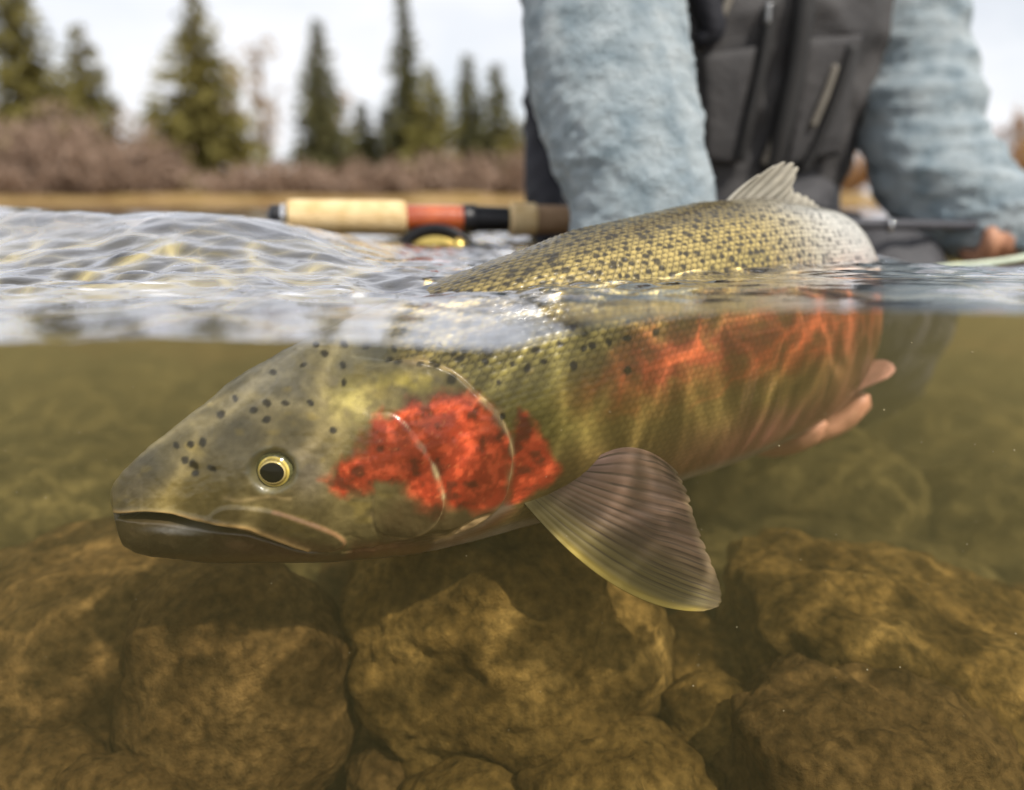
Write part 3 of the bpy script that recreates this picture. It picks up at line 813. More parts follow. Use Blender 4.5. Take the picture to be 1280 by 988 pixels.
def fin(name, base, margin, bows, yb, ym, nray=14, nu=150, nv=60, bow_y=0.0, colf=None, thick=.0007, corr=.0006, mat=None, fray=0.0, seed=0):
    """base / margin: drawing outlines of the ray roots and ray tips; bows: control points of first and last ray; yb / ym: distances at both ends"""
    B = catmull(base, nu); M = catmull(margin, nu)
    a = np.linspace(0, 1, nu)
    c0, c1 = np.array(bows[0], float), np.array(bows[-1], float)
    CT = c0 * (1 - a)[:, None] + c1 * a[:, None] if len(bows) == 2 else catmull(bows, nu)
    t = np.linspace(0, 1, nv)
    V = np.zeros((nu, nv, 3)); cols = np.zeros((nu, nv, 3))
    for i in range(nu):
        end = M[i]
        if fray: end = B[i] + (M[i] - B[i]) * (1 - fray * abs(math.sin(a[i] * nray * math.pi)) ** 6 * (.5 + .5 * vnoise(np.array([a[i] * 9]), np.array([0.]), seed=seed)[0]))
        pt = ((1 - t) ** 2)[:, None] * B[i] + (2 * t * (1 - t))[:, None] * CT[i] + (t ** 2)[:, None] * end
        y = (yb[0] * (1 - a[i]) + yb[1] * a[i]) * (1 - t) + (ym[0] * (1 - a[i]) + ym[1] * a[i]) * t - bow_y * 4 * t * (1 - t)
        for j in range(nv):
            V[i, j] = P(pt[j, 0], pt[j, 1], y[j])
    rayw = np.cos(a * nray * 2 * math.pi + 6 * 0)
    V[..., 1] += -corr * rayw[:, None] * sstep(0, .15, t)[None, :]
    A, Tt = np.meshgrid(a, t, indexing='ij')
    cols = colf(A, Tt, rayw[:, None] + 0 * Tt)
    # two skins, closed round the rim
    du = np.gradient(V, axis=0); dv = np.gradient(V, axis=1); N = np.cross(du, dv); N /= np.linalg.norm(N, axis=2)[..., None] + 1e-12
    th = thick * (1 - .75 * Tt)[..., None]
    F = (V - N * th).reshape(-1, 3); K = (V + N * th).reshape(-1, 3)
    Q = grid_quads(nu, nv); n = len(F)
    rim = np.concatenate([np.arange(nu) * nv, (nu - 1) * nv + np.arange(1, nv), np.arange(nu - 2, -1, -1) * nv + nv - 1, np.arange(nv - 2, 0, -1)])
    r2 = np.roll(rim, -1)
    side_q = np.stack([rim, r2, r2 + n, rim + n], -1)
    me = mesh_np(name, np.vstack([F, K]), np.vstack([Q, Q[:, ::-1] + n, side_q])); cc = cols.reshape(-1, 3); vcol(me, np.vstack([cc, cc]))
    return to_local(link(name, me, mat or fin_m, trout), FISH_AT)

def pect_col(A, T, rw):
    n = fbm(A * 30, T * 6, oct=3, seed=3); n2 = fbm(A * 5, T * 4, oct=3, seed=8)
    c = np.zeros(A.shape + (3,)) + lin(98, 76, 60)
    def mixc(c, col, m): return c * (1 - m[..., None]) + col * m[..., None]
    c = mixc(c, lin(98, 88, 48), sstep(.55, .15, A))
    c = mixc(c, lin(112, 92, 92), sstep(.55, .9, A) * (.5 + .4 * n2) * sstep(.6, .1, T))
    wob = A + .012 * fbm(A * 4, T * 5, oct=2, seed=21)
    r1 = np.cos(wob * 15 * 2 * np.pi); r2 = np.cos(wob * 30 * 2 * np.pi + .6)
    ln = np.clip(sstep(.35, 1, -r1) * (1 - .5 * sstep(.35, .7, T)) + sstep(.3, 1, -r2) * sstep(.35, .7, T), 0, 1)
    c = mixc(c, lin(46, 34, 28), np.clip(ln * (.7 + .9 * n) * sstep(.06, .2, A), 0, 1) * .95)
    c = mixc(c, lin(66, 50, 44), sstep(.0, .6, n2) * .5 * sstep(.2, .4, A))
    c = mixc(c, lin(158, 140, 66), sstep(.10, .02, A) * sstep(.1, .3, T))
    c = mixc(c, lin(146, 128, 96), sstep(.90, 1, T) * .5)
    return c * (1 + .25 * n[..., None])
pp = near_point(652, 622)[0].y; pq = near_point(738, 580)[0].y
fin('pectoral_fin', [(652, 626), (672, 612), (700, 598), (736, 580)],
    [(880, 764), (900, 756), (899, 730), (884, 690), (869, 652), (860, 618), (846, 590)],
    [(772, 770), (800, 700), (815, 640), (790, 534)], (pp + .004, pq + .004), (pp - .012, pq + .012), 15, 240, 70, .004, pect_col, .0009, .00010, fray=.03)
def pale_col(base, k=.3):
    def f(A, T, rw):
        n = fbm(A * 20, T * 5, oct=3, seed=13)
        return (np.zeros(A.shape + (3,)) + base) * (1 + .2 * n + .16 * rw)[..., None]
    return f
def side_y(u, v):
    d = ray(u, v); s, z = side(u, v); return np.interp(s, PS, PC[:, 1])
yb = near_point(1000, 505)[0].y
fin('pelvic_fin', [(1012, 515), (1030, 496), (1050, 480)], [(1110, 472), (1119, 462), (1110, 452), (1096, 450)], [(1050, 498), (1072, 462)], (.618, .622), (.612, .618), 9, 70, 36, .0, pale_col(lin(196, 150, 130)), .0010, .0004)
dy = side_y(930, 250)
fin('dorsal_fin', [(905, 256), (940, 252), (975, 258), (1005, 268), (1032, 284)], [(946, 220), (979, 203), (997, 210), (990, 236), (1008, 246), (1022, 258), (1036, 275)],
    [(922, 236), (955, 228), (980, 238), (990, 246), (1008, 256), (1024, 264), (1034, 278)], (dy, dy + .05), (dy - .002, dy + .05), 12, 120, 40, 0, pale_col(lin(206, 200, 186)), .0013, .0006, fray=.18, seed=4)
# fins on the hidden half
def body_fin(name, pts, colr):
    """flat fin in the body plane from (distance, height) outline"""
    pts = np.array(pts); n = len(pts); s = pts[:, 0]
    x = np.interp(s, PS, PC[:, 0]); y = np.interp(s, PS, PC[:, 1])
    ext = np.maximum(s - FL, 0); tx, ty = PC[-1] - PC[-40]; l = math.hypot(tx, ty); x = x + ext * tx / l; y = y + ext * ty / l
    nx, ny = ty / l, -tx / l
    A = np.stack([x + nx * .0012, y + ny * .0012, pts[:, 1]], -1); B = np.stack([x - nx * .0012, y - ny * .0012, pts[:, 1]], -1)
    bm = bmesh.new(); va = [bm.verts.new(p) for p in A]; vb = [bm.verts.new(p) for p in B]
    bm.faces.new(va); bm.faces.new(vb[::-1])
    for k in range(n): bm.faces.new((va[k], vb[k], vb[(k + 1) % n], va[(k + 1) % n]))
    bmesh.ops.triangulate(bm, faces=bm.faces[:]); bmesh.ops.recalc_face_normals(bm, faces=bm.faces[:])
    me = bpy.data.meshes.new(name); bm.to_mesh(me); bm.free(); vcol(me, np.tile(colr, (len(me.vertices), 1)))
    to_local(link(name, me, fin_m, trout), FISH_AT)
body_fin('tail_fin', [(FL - .07, -.085), (FL - .02, -.062), (FL + .05, -.045), (FL + .085, -.045), (FL + .07, -.075), (FL + .06, -.10), (FL + .072, -.13), (FL + .085, -.165), (FL + .045, -.160), (FL - .02, -.138), (FL - .07, -.118)], lin(120, 108, 80))
body_fin('adipose_fin', [(.76, -.070), (.785, -.052), (.80, -.050), (.80, -.060), (.79, -.074)], lin(130, 118, 80))
body_fin('anal_fin', [(.68, -.150), (.70, -.178), (.735, -.172), (.755, -.138)], lin(150, 120, 100))

# ================================================================== PERSON
skin = noise_mat('skin', (.42, .20, .12), (.55, .29, .18), 25, .5, .15, 180, .4)
fleece = noise_mat('pale_blue_fleece', (.27, .36, .42), (.54, .62, .66), 38, .95, 1.0, 260, .1, sheen=.4, bdist=.008, c3=(.42, .51, .56))
vest_m = noise_mat('charcoal_vest', (.060, .058, .060), (.095, .090, .090), 9, .75, .4, 60, .3)
dark_m = noise_mat('black_webbing', (.012, .013, .018), (.03, .03, .038), 30, .7, .3, 120, .3)
wader_m = noise_mat('grey_wader_fabric', (.055, .055, .062), (.095, .093, .10), 10, .55, .4, 50, .4)
zip_m = plain('zip_tape', (.020, .019, .019), .6)
trim_m = plain('worn_seam_tape', (.20, .18, .15), .6)
PERSON_AT = Vector((.30, 1.15, BED))
person = empty('person', PERSON_AT)
tag(person, 'person in pale blue fleece and charcoal vest kneeling behind the trout, hand under it', 'person')

E1 = P(752, -35, .84); W1 = P(812, 470, .715)
SH1 = Vector((.055, 1.12, .44)); SH2 = Vector((.465, 1.15, .44))
E2 = Vector(P(1172, 215, 1.03)); W2 = P(1318, 290, .93)

def chain(pts, r, ns=24, nr=16): return tube([tuple(p) for p in pts], r, ns, nr)
body_parts = []
# torso, neck, head
body_parts.append(chain([(.27, 1.20, -.22), (.27, 1.19, -.05), (.272, 1.17, .15), (.275, 1.15, .33), (.278, 1.13, .44), (.28, 1.12, .50)], [.13, .125, .13, .14, .11, .06], 40, 28))
body_parts.append(chain([(.28, 1.12, .46), (.28, 1.10, .56)], [.055, .052]))
body_parts.append(chain([(.28, 1.085, .53), (.28, 1.075, .56), (.28, 1.07, .63), (.28, 1.08, .70), (.28, 1.09, .745)], [.035, .062, .078, .078, .035], 40, 28))
body_parts.append(chain([(.28, .995, .635), (.28, .972, .612)], [.008, .013], 8, 10))       # nose
for sx in (-1, 1): body_parts.append(chain([(.28 + sx * .078, 1.085, .61), (.28 + sx * .086, 1.09, .65)], [.014, .018], 8, 10))
# arms
body_parts.append(chain([(.22, 1.14, .42), SH1, (SH1 + E1) / 2, E1, E1.lerp(W1, .5), W1], [.07, .065, .052, .046, .042, .029], 50, 20))
body_parts.append(chain([(.34, 1.14, .42), SH2, P(1128, -40, 1.10), P(1142, 90, 1.07), P(1166, 205, 1.03), P(1225, 262, .985), P(1290, 278, .945), W2], [.07, .065, .050, .045, .042, .035, .028, .026], 60, 20))
# legs, kneeling
KN1 = Vector((.12, .98, -.13)); KN2 = Vector((.455, .985, -.105))
for hip, kn in (((.18, 1.22, -.20), KN1), ((.36, 1.22, -.20), KN2)):
    body_parts.append(chain([hip, (Vector(hip) + kn) / 2, kn], [.085, .075, .055]))
    body_parts.append(chain([kn, (kn.x, 1.12, -.24), (kn.x, 1.30, -.345), (kn.x, 1.42, -.37)], [.055, .055, .04, .035]))
# hand under the trout belly: palm and five fingers
K = [P(930, 548, .655), P(946, 540, .675), P(962, 535, .695), P(975, 530, .714)]
palm_c = (K[0] + K[3]) / 2
body_parts.append(chain([W1, W1.lerp(K[1], .5) + Vector((0, -.004, 0)), K[1]], [.026, .030, .024], 20, 16))
body_parts.append(chain([W1, W1.lerp(K[2], .5) + Vector((0, .02, -.005)), K[2]], [.024, .028, .022], 20, 16))
body_parts.append(chain([K[0], K[1], K[2], K[3]], [.0135, .0145, .014, .012], 16, 14))
body_parts.append(chain([K[0], P(962, 556, .628), P(1000, 548, .606), P(1022, 533, .602), P(1031, 526, .602)], [.0120, .0112, .0108, .0095, .0060], 26, 14))
body_parts.append(chain([K[1], P(1000, 543, .645), P(1050, 526, .633), P(1074, 502, .630), P(1083, 493, .630)], [.0130, .0118, .0110, .0098, .0060], 24, 14))
body_parts.append(chain([K[2], P(1015, 532, .674), P(1062, 515, .665), P(1083, 500, .664)], [.0125, .0115, .0100, .0085], 24, 14))
body_parts.append(chain([K[3], P(1010, 522, .700), P(1046, 508, .696), P(1062, 498, .694)], [.0115, .0100, .0090, .0078], 24, 14))
body_parts.append(chain([W1.lerp(K[0], .35), P(880, 520, .71), P(905, 490, .715), P(925, 468, .71)], [.015, .014, .012, .009], 24, 14))   # thumb, far flank
# hand round the rod
RODA = P(337, 270, .80); RODB = P(1420, 285, .98)
rodd = (RODB - RODA).normalized()
def rod_pt(u):
    lo, hi = 0.0, 1.0
    for _ in range(40):
        m = (lo + hi) / 2; p = RODA.lerp(RODB, m)
        if 640 + FPX * p.x / depth_of(p) < u: lo = m
        else: hi = m
    return RODA.lerp(RODB, lo)
hb = [rod_pt(u) for u in (1226, 1248, 1270, 1292)]
body_parts.append(chain([W2, W2.lerp(hb[3], .6) + Vector((0, .03, -.012)), hb[2] + Vector((0, .030, -.012)), hb[0] + Vector((.004, .028, -.012))], [.027, .028, .024, .016], 26, 16))
for k, p in enumerate(hb):
    r = [.0105, .0115, .0118, .0108][k]
    body_parts.append(chain([p + Vector((0, .030, -.008)), p + Vector((0, .016, -.034)), p + Vector((0, -.008, -.036)), p + Vector((0, -.023, -.018)), p + Vector((0, -.020, -.003))], [r * 1.1, r, r, r * .95, r * .8], 24, 14))
body_parts.append(chain([hb[3] + Vector((.015, .02, .0)), hb[3] + Vector((.004, .008, .020)), hb[2] + Vector((.006, -.006, .020))], [.015, .0125, .0095], 20, 14))
v, q, t = join(body_parts)
raw = mesh_np('body_raw', v, q, t)
tmp = bpy.data.objects.new('tmp', raw); COL.objects.link(tmp)
rm = tmp.modifiers.new('r', 'REMESH'); rm.mode = 'VOXEL'; rm.voxel_size = .0042
smo = tmp.modifiers.new('s', 'SMOOTH'); smo.iterations = 3; smo.factor = .5
dg = bpy.context.evaluated_depsgraph_get()
bme = bpy.data.meshes.new_from_object(tmp.evaluated_get(dg)); bme.name = 'body'
bpy.data.objects.remove(tmp); bpy.data.meshes.remove(raw)
bme.polygons.foreach_set('use_smooth', np.ones(len(bme.polygons), bool))
bme.materials.clear()
to_local(link('body', bme, skin, person), PERSON_AT)

def cloth(name, V, Q, T, mat, parent, amp, k, seed, fuzz=0.0, own_local=True, stretch=(1, 1, 1)):
    me = mesh_np(name, V, Q, T)
    n = np.zeros(len(V) * 3, np.float32); me.vertices.foreach_get('normal', n); n = n.reshape(-1, 3)
    s = np.asarray(stretch)
    d = amp * fbm(V[:, 0] * k * s[0], V[:, 1] * k * s[1], V[:, 2] * k * s[2], 3, seed)
    d = d - amp * .8 * np.abs(fbm(V[:, 0] * k * s[0] * 1.7 + 4, V[:, 1] * k * s[1] * 1.7, V[:, 2] * k * s[2] * 1.7, 2, seed + 4))
    if fuzz: d = d + fuzz * fbm(V[:, 0] * 130, V[:, 1] * 130, V[:, 2] * 130, 3, seed + 8)
    V2 = V + n * d[:, None]
    me.vertices.foreach_set('co', V2.astype(np.float32).ravel()); me.update()
    o = link(name, me, mat, parent)
    if own_local: to_local(o, PERSON_AT)
    return o
# sleeves
A = [tube([tuple(SH1 + Vector((.03, .02, .02))), tuple(SH1), tuple((SH1 + E1) / 2 + Vector((-.01, .0, 0))), tuple(P(748, -30, .85)), tuple(P(757, 60, .795)), tuple(P(776, 140, .765)), tuple(P(796, 230, .745)), tuple(P(802, 320, .73)), tuple(P(806, 380, .72))],
          [.10, .098, .090, .0815, .0765, .0735, .0690, .0620, .0520], 200, 110)]
cloth('sleeve', *A[0], fleece, person, .007, 10, 3, .0030, stretch=(.8, .8, 1.2))
B = tube([tuple(SH2 + Vector((-.03, .02, .02))), tuple(SH2), tuple(P(1128, -40, 1.10)), tuple(P(1142, 90, 1.07)), tuple(P(1164, 205, 1.03)), tuple(P(1225, 262, .985)), tuple(P(1290, 278, .945)), tuple(P(1322, 288, .925))],
         [.095, .085, .072, .072, .076, .064, .050, .042], 180, 96)
cloth('sleeve', *B, fleece, person, .012, 14, 11, .0028, stretch=(.7, .7, 1.6))

# vest: elliptical loft with a front opening, pockets and straps
def torso_shell(zs, cx, cy, hw, hd, nz=120, na=160, p=2.4):
    z = np.linspace(zs[0], zs[-1], nz); a = np.linspace(0, 2 * np.pi, na, endpoint=False)
    c_x = np.interp(z, zs, cx); c_y = np.interp(z, zs, cy); w = np.interp(z, zs, hw); d = np.interp(z, zs, hd)
    for arr in (c_x, c_y, w, d):
        arr[:] = np.convolve(np.pad(arr, 6, 'edge'), np.ones(13) / 13, 'valid')
    ca = np.sign(np.cos(a)) * np.abs(np.cos(a)) ** (2 / p); sa = np.sign(np.sin(a)) * np.abs(np.sin(a)) ** (2 / p)
    V = np.stack([c_x[:, None] + w[:, None] * ca, c_y[:, None] + d[:, None] * sa, np.repeat(z[:, None], na, 1)], -1).reshape(-1, 3)
    return V, grid_quads(nz, na, True), None
VZ = [-.02, .03, .10, .20, .32, .42, .48]
VX = [.250, .252, .262, .275, .278, .278, .278]; VY = [1.165, 1.16, 1.15, 1.14, 1.13, 1.12, 1.11]
VW = [.195, .200, .215, .235, .235, .20, .10]; VD = [.150, .155, .165, .170, .165, .13, .07]
vest = cloth('vest', *torso_shell(VZ, VX, VY, VW, VD), vest_m, person, .018, 9, 21, .0, stretch=(1.2, 1, .8))
def vest_front(u, v, off=.004):
    """a point on the vest front: search along the sight line of the drawing, then fixed in space"""
    d = ray(u, v)
    for k in range(400):
        y = .90 + k * .0008; p = d * (y / d[1])
        w = np.interp(p[2], VZ, VW); dd = np.interp(p[2], VZ, VD); X = np.interp(p[2], VZ, VX); Y = np.interp(p[2], VZ, VY)
        if abs((p[0] - X) / w) ** 2.4 + abs((y - Y) / dd) ** 2.4 <= 1: return Vector((p[0], y - off - .006, p[2]))
    return Vector(d * (1.0 / d[1]))
def strip(name, pts, r, mat, parent, ns=30):
    V, Q, T = tube([tuple(vest_front(*p)) for p in pts], r if isinstance(r, list) else [r] * len(pts), ns, 10)
    o = link(name, mesh_np(name, V, Q, T), mat, parent)
    return o
strip('zipper', [(1003, -40), (1000, 20), (990, 90), (975, 160), (962, 215)], .012, zip_m, vest)
strip('pocket_zipper', [(962, 5), (950, 80), (934, 150), (922, 200)], .007, zip_m, vest)
strip('pocket_welt', [(990, 95), (978, 135), (964, 175), (952, 205)], .0045, trim_m, vest)
strip('pocket_welt', [(1040, 85), (1028, 120), (1012, 158)], .0045, trim_m, vest)
strip('pocket_zipper', [(1060, 60), (1045, 110), (1020, 175), (1000, 215)], .006, zip_m, vest)
strip('shoulder_strap', [(868, -60), (880, 0), (888, 40), (872, 55)], [.016, .016, .014, .010], dark_m, vest)
strip('cord', [(915, -20), (900, 20), (880, 45)], .005, trim_m, vest)
strip('zip_pull', [(958, 8), (957, 32)], .006, plain('zip_pull_metal', (.4, .4, .4), .3, 1), vest, 8)
def pocket(corners, h, seed):
    a, b, c_, d_ = [vest_front(*p, off=.0) for p in corners]
    n = 18; V = np.zeros((n, n, 3))
    for i in range(n):
        for j in range(n):
            s, t_ = i / (n - 1), j / (n - 1)
            p = (a * (1 - s) + b * s) * (1 - t_) + (d_ * (1 - s) + c_ * s) * t_
            k = (1 - (2 * s - 1) ** 6) * (1 - (2 * t_ - 1) ** 6)
            V[i, j] = p + Vector((0, -.002 - h * k, 0))
    me = mesh_np('pocket', V.reshape(-1, 3), grid_quads(n, n)); o = link('pocket', me, vest_m, vest)
    md = o.modifiers.new('th', 'SOLIDIFY'); md.thickness = .006
pocket([(876, 70), (945, 60), (918, 208), (880, 204)], .005, 1)
pocket([(1004, 50), (1075, 45), (1045, 195), (980, 212)], .005, 2)
# waders: waist and thighs
WZ = [-.34, -.22, -.10, 0.0, .05]
waders = cloth('waders', *torso_shell(WZ, [.26, .26, .255, .252, .252], [1.22, 1.20, 1.18, 1.165, 1.16], [.21, .215, .215, .20, .19], [.15, .16, .16, .155, .15], 60, 120), wader_m, person, .015, 11, 41)
for kn, hip in ((KN1, (.18, 1.20, -.18)), (KN2, (.36, 1.20, -.18))):
    V, Q, T = join([tube([hip, tuple((Vector(hip) + kn) / 2), tuple(kn), (kn.x, kn.y + .03, kn.z - .09), (kn.x, 1.14, -.27), (kn.x, 1.30, -.345), (kn.x, 1.44, -.37)], [.115, .105, .082, .080, .078, .065, .055], 90, 40)])
    cloth('wader_leg', V, Q, T, wader_m, person, .014, 14, 51)
# dark pack belt at the side
V, Q, T = tube([(.068, 1.02, -.03), (.052, 1.04, .02), (.050, 1.06, .08), (.058, 1.08, .15), (.07, 1.10, .20)], [.040, .043, .038, .040, .03], 40, 28)
cloth('side_pack', V, Q, T, dark_m, person, .012, 16, 61)
V, Q, T = tube([(.03, 1.00, -.03), (.16, .985, -.018), (.30, .985, -.018), (.43, 1.02, -.03)], [.022, .024, .024, .022], 50, 18)
cloth('wading_belt', V, Q, T, dark_m, person, .004, 20, 66)
# knitted cap
V, Q, T = tube([(.28, 1.08, .665), (.28, 1.085, .70), (.28, 1.09, .74), (.28, 1.095, .775)], [.085, .088, .075, .02], 30, 36)
cloth('cap', V, Q, T, dark_m, person, .003, 20, 71)

# ================================================================== ROD, REEL, LINE
def at_rod(u): return tuple(rod_pt(u))
ROD_AT = rod_pt(430)
rod = empty('fly_rod', ROD_AT)
tag(rod, 'fly rod with cork grip and red wooden reel seat lying across the water', 'fishing rod')
def rod_piece(name, us, rs, mat, ns=30, nr=28):
    V, Q, T = tube([at_rod(u) for u in us], rs, ns, nr)
    return to_local(link(name, mesh_np(name, V, Q, T), mat, rod), ROD_AT)
cork = noise_mat('cork', (.68, .47, .22), (.84, .64, .36), 60, .75, .4, 220, .25)
cork_d = noise_mat('shaded_cork', (.30, .19, .11), (.42, .28, .17), 60, .75, .4, 220, .25)  # darker copy of the cork, shade painted into its colour
blk = plain('black_anodised', (.015, .015, .018), .35, .3, .5)
wood = noise_mat('red_burl_wood', (.30, .045, .012), (.52, .11, .025), 30, .2, .1, 80, .5, coat=.6)
steel = plain('bright_steel', (.75, .75, .76), .12, 1.0)
blank = plain('graphite_blank', (.06, .06, .07), .3, .1, .5)
rp = lambda px, u: px * depth_of(rod_pt(u)) / FPX
rod_piece('butt_cap', [337, 340, 352, 362], [rp(10, 340), rp(14, 340), rp(14, 350), rp(13, 360)], blk)
rod_piece('butt_ring', [352, 357], [rp(14.6, 355)] * 2, steel, 6)
rod_piece('cork_grip', [362, 366, 420, 470, 500, 507], [rp(17, 365), rp(20.5, 365), rp(21, 420), rp(21.5, 470), rp(21, 500), rp(18, 507)], cork, 40)
rod_piece('reel_seat', [507, 540, 578], [rp(16, 507)] * 3, wood)
rod_piece('seat_ring', [578, 582, 600, 637], [rp(16, 580), rp(18, 582), rp(16, 600), rp(15, 637)], blk)
rod_piece('seat_ring', [590, 593], [rp(18.5, 592)] * 2, blk, 5)
rod_piece('fore_grip', [637, 641, 668], [rp(18, 640), rp(21, 641), rp(20, 668)], cork)
rod_piece('fore_grip', [668, 720, 790], [rp(18, 668), rp(16.5, 720), rp(11, 790)], cork_d)
rod_piece('blank', [780, 1000, 1200, 1420], [rp(8.5, 800), rp(7.5, 1000), rp(6.5, 1200), rp(5.5, 1400)], blank, 40, 18)
# stripping guide
g = rod_pt(1107); V = []
for i in range(24):
    for j in range(10):
        a, b = i / 24 * 2 * math.pi, j / 10 * 2 * math.pi
        V.append((g.x + .0018 * math.sin(b), g.y - .008 + (.0065 + .0018 * math.cos(b)) * math.cos(a), g.z - .001 + (.0065 + .0018 * math.cos(b)) * math.sin(a)))
ii = np.arange(24)[:, None]; jj = np.arange(10)[None, :]
Q = np.stack([ii * 10 + jj, ii * 10 + (jj + 1) % 10, ((ii + 1) % 24) * 10 + (jj + 1) % 10, ((ii + 1) % 24) * 10 + jj], -1).reshape(-1, 4)
to_local(link('line_guide', mesh_np('line_guide', np.array(V), Q), steel, rod), ROD_AT)
# reel hanging under the seat
gold = plain('gold_anodised', (.75, .55, .16), .22, 1.0)
rc_ = rod_pt(545) + Vector((0, .0, -.052))
def disc(name, cy, r, th, mat, parent, hole=0.0, nseg=56):
    prof = [(hole, -th), (r * .96, -th), (r, -th * .6), (r, th * .6), (r * .96, th), (hole, th)] if hole else [(0.0005, -th), (r * .96, -th), (r, -th * .6), (r, th * .6), (r * .96, th), (.0005, th)]
    V = []
    for i in range(nseg):
        a = i / nseg * 2 * math.pi
        for rr, yy in prof: V.append((rc_.x + rr * math.cos(a), rc_.y + cy + yy, rc_.z + rr * math.sin(a)))
    n = len(prof); i = np.arange(nseg)[:, None]; j = np.arange(n)[None, :]
    Q = np.stack([i * n + j, i * n + (j + 1) % n, ((i + 1) % nseg) * n + (j + 1) % n, ((i + 1) % nseg) * n + j], -1).reshape(-1, 4)
    o = link(name, mesh_np(name, np.array(V), Q, smooth=False), mat, parent)
    return o
reel = empty('fly_reel', rc_)
tag(reel, 'gold and black fly reel half sunk in water under the rod', 'fishing reel')
for nm, cy, r, th, mt, ho in (('frame_plate', -.016, .047, .0018, blk, .036), ('frame_plate', .016, .047, .0018, blk, .0), ('spool', 0, .040, .013, noise_mat('tan_backing_line', (.45, .30, .15), (.60, .42, .24), 200, .8, .3, 500), .012), ('spool_face', -.0185, .035, .0015, gold, .010)):
    to_local(disc(nm, cy, r, th, mt, reel, ho), rc_)
V, Q, T = tube([tuple(rod_pt(520) + Vector((0, 0, -.014))), tuple(rod_pt(548) + Vector((0, 0, -.0155))), tuple(rod_pt(572) + Vector((0, 0, -.014)))], [.004, .007, .004], 16, 12)
to_local(link('foot', mesh_np('foot', V, Q, T), gold, reel), rc_)
hk = rc_ + Vector((.026, -.022, .026))
V, Q, T = tube([tuple(hk), tuple(hk + Vector((0, -.008, 0))), tuple(hk + Vector((0, -.022, 0)))], [.006, .009, .0075], 16, 20)
to_local(link('crank_handle', mesh_np('crank_handle', V, Q, T), gold, reel), rc_)
for a in (40, 130, 220, 310):
    V, Q, T = tube([(rc_.x + .043 * math.cos(rad(a)), rc_.y - .016, rc_.z + .043 * math.sin(rad(a))), (rc_.x + .043 * math.cos(rad(a)), rc_.y + .016, rc_.z + .043 * math.sin(rad(a)))], [.003, .003], 4, 10)
    to_local(link('pillar', mesh_np('pillar', V, Q, T), gold, reel), rc_)
# fly line
lp = [P(1150, 338, .86), P(1180, 334, .865), P(1220, 331, .87), P(1260, 326, .875), P(1300, 318, .88), P(1370, 300, .90)]
V, Q, T = tube([tuple(p) for p in lp], [.0022, .0030, .0036, .0038, .0038, .0038], 60, 12)
tag(link('fly_line', mesh_np('fly_line', V, Q, T), plain('pale_green_line', (.55, .62, .48), .4)), 'pale green fly line trailing from the hand into the water', 'fishing line')

# ================================================================== TREES AND SHRUBS
spruce_ms = [noise_mat('spruce_needles_%d' % k, a, b, 1.2, .9, 0, spec=.1) for k, (a, b) in enumerate([((.13, .115, .033), (.23, .195, .062)), ((.078, .082, .037), (.16, .145, .062)), ((.15, .14, .04), (.26, .225, .075))])]
bark = noise_mat('grey_bark', (.10, .075, .055), (.20, .155, .12), 3, .9, .4, 12, .1)
larch_m = noise_mat('golden_larch_needles', (.30, .19, .08), (.46, .31, .15), 1.5, .9, 0, spec=.1)
twig_m = noise_mat('mauve_brown_twigs', (.24, .165, .12), (.38, .275, .21), 1.5, .95, 0, spec=.05)
rust_m = noise_mat('rust_leaves', (.28, .14, .05), (.42, .24, .10), 1.5, .95, 0, spec=.05)
def bank_z(y): return -.55 + 1.0 * float(sstep(37.5, 43, np.array(y))) + .004 * max(y - 44, 0)

def spray_mesh(name, C, D, L, Wd, seed):
    """many small leaf sprays: centre, direction, length, width"""
    r = np.random.default_rng(seed); n = len(C)
    D = D / (np.linalg.norm(D, axis=1)[:, None] + 1e-9)
    rnd = r.normal(size=(n, 3)); S = np.cross(D, rnd); S /= np.linalg.norm(S, axis=1)[:, None] + 1e-9
    L = L[:, None]; Wd = Wd[:, None]
    V = np.stack([C, C + D * L * .45 + S * Wd, C + D * L, C + D * L * .5 - S * Wd], 1).reshape(-1, 3)
    Q = np.arange(n * 4).reshape(-1, 4)
    return mesh_np(name, V, Q, smooth=False)

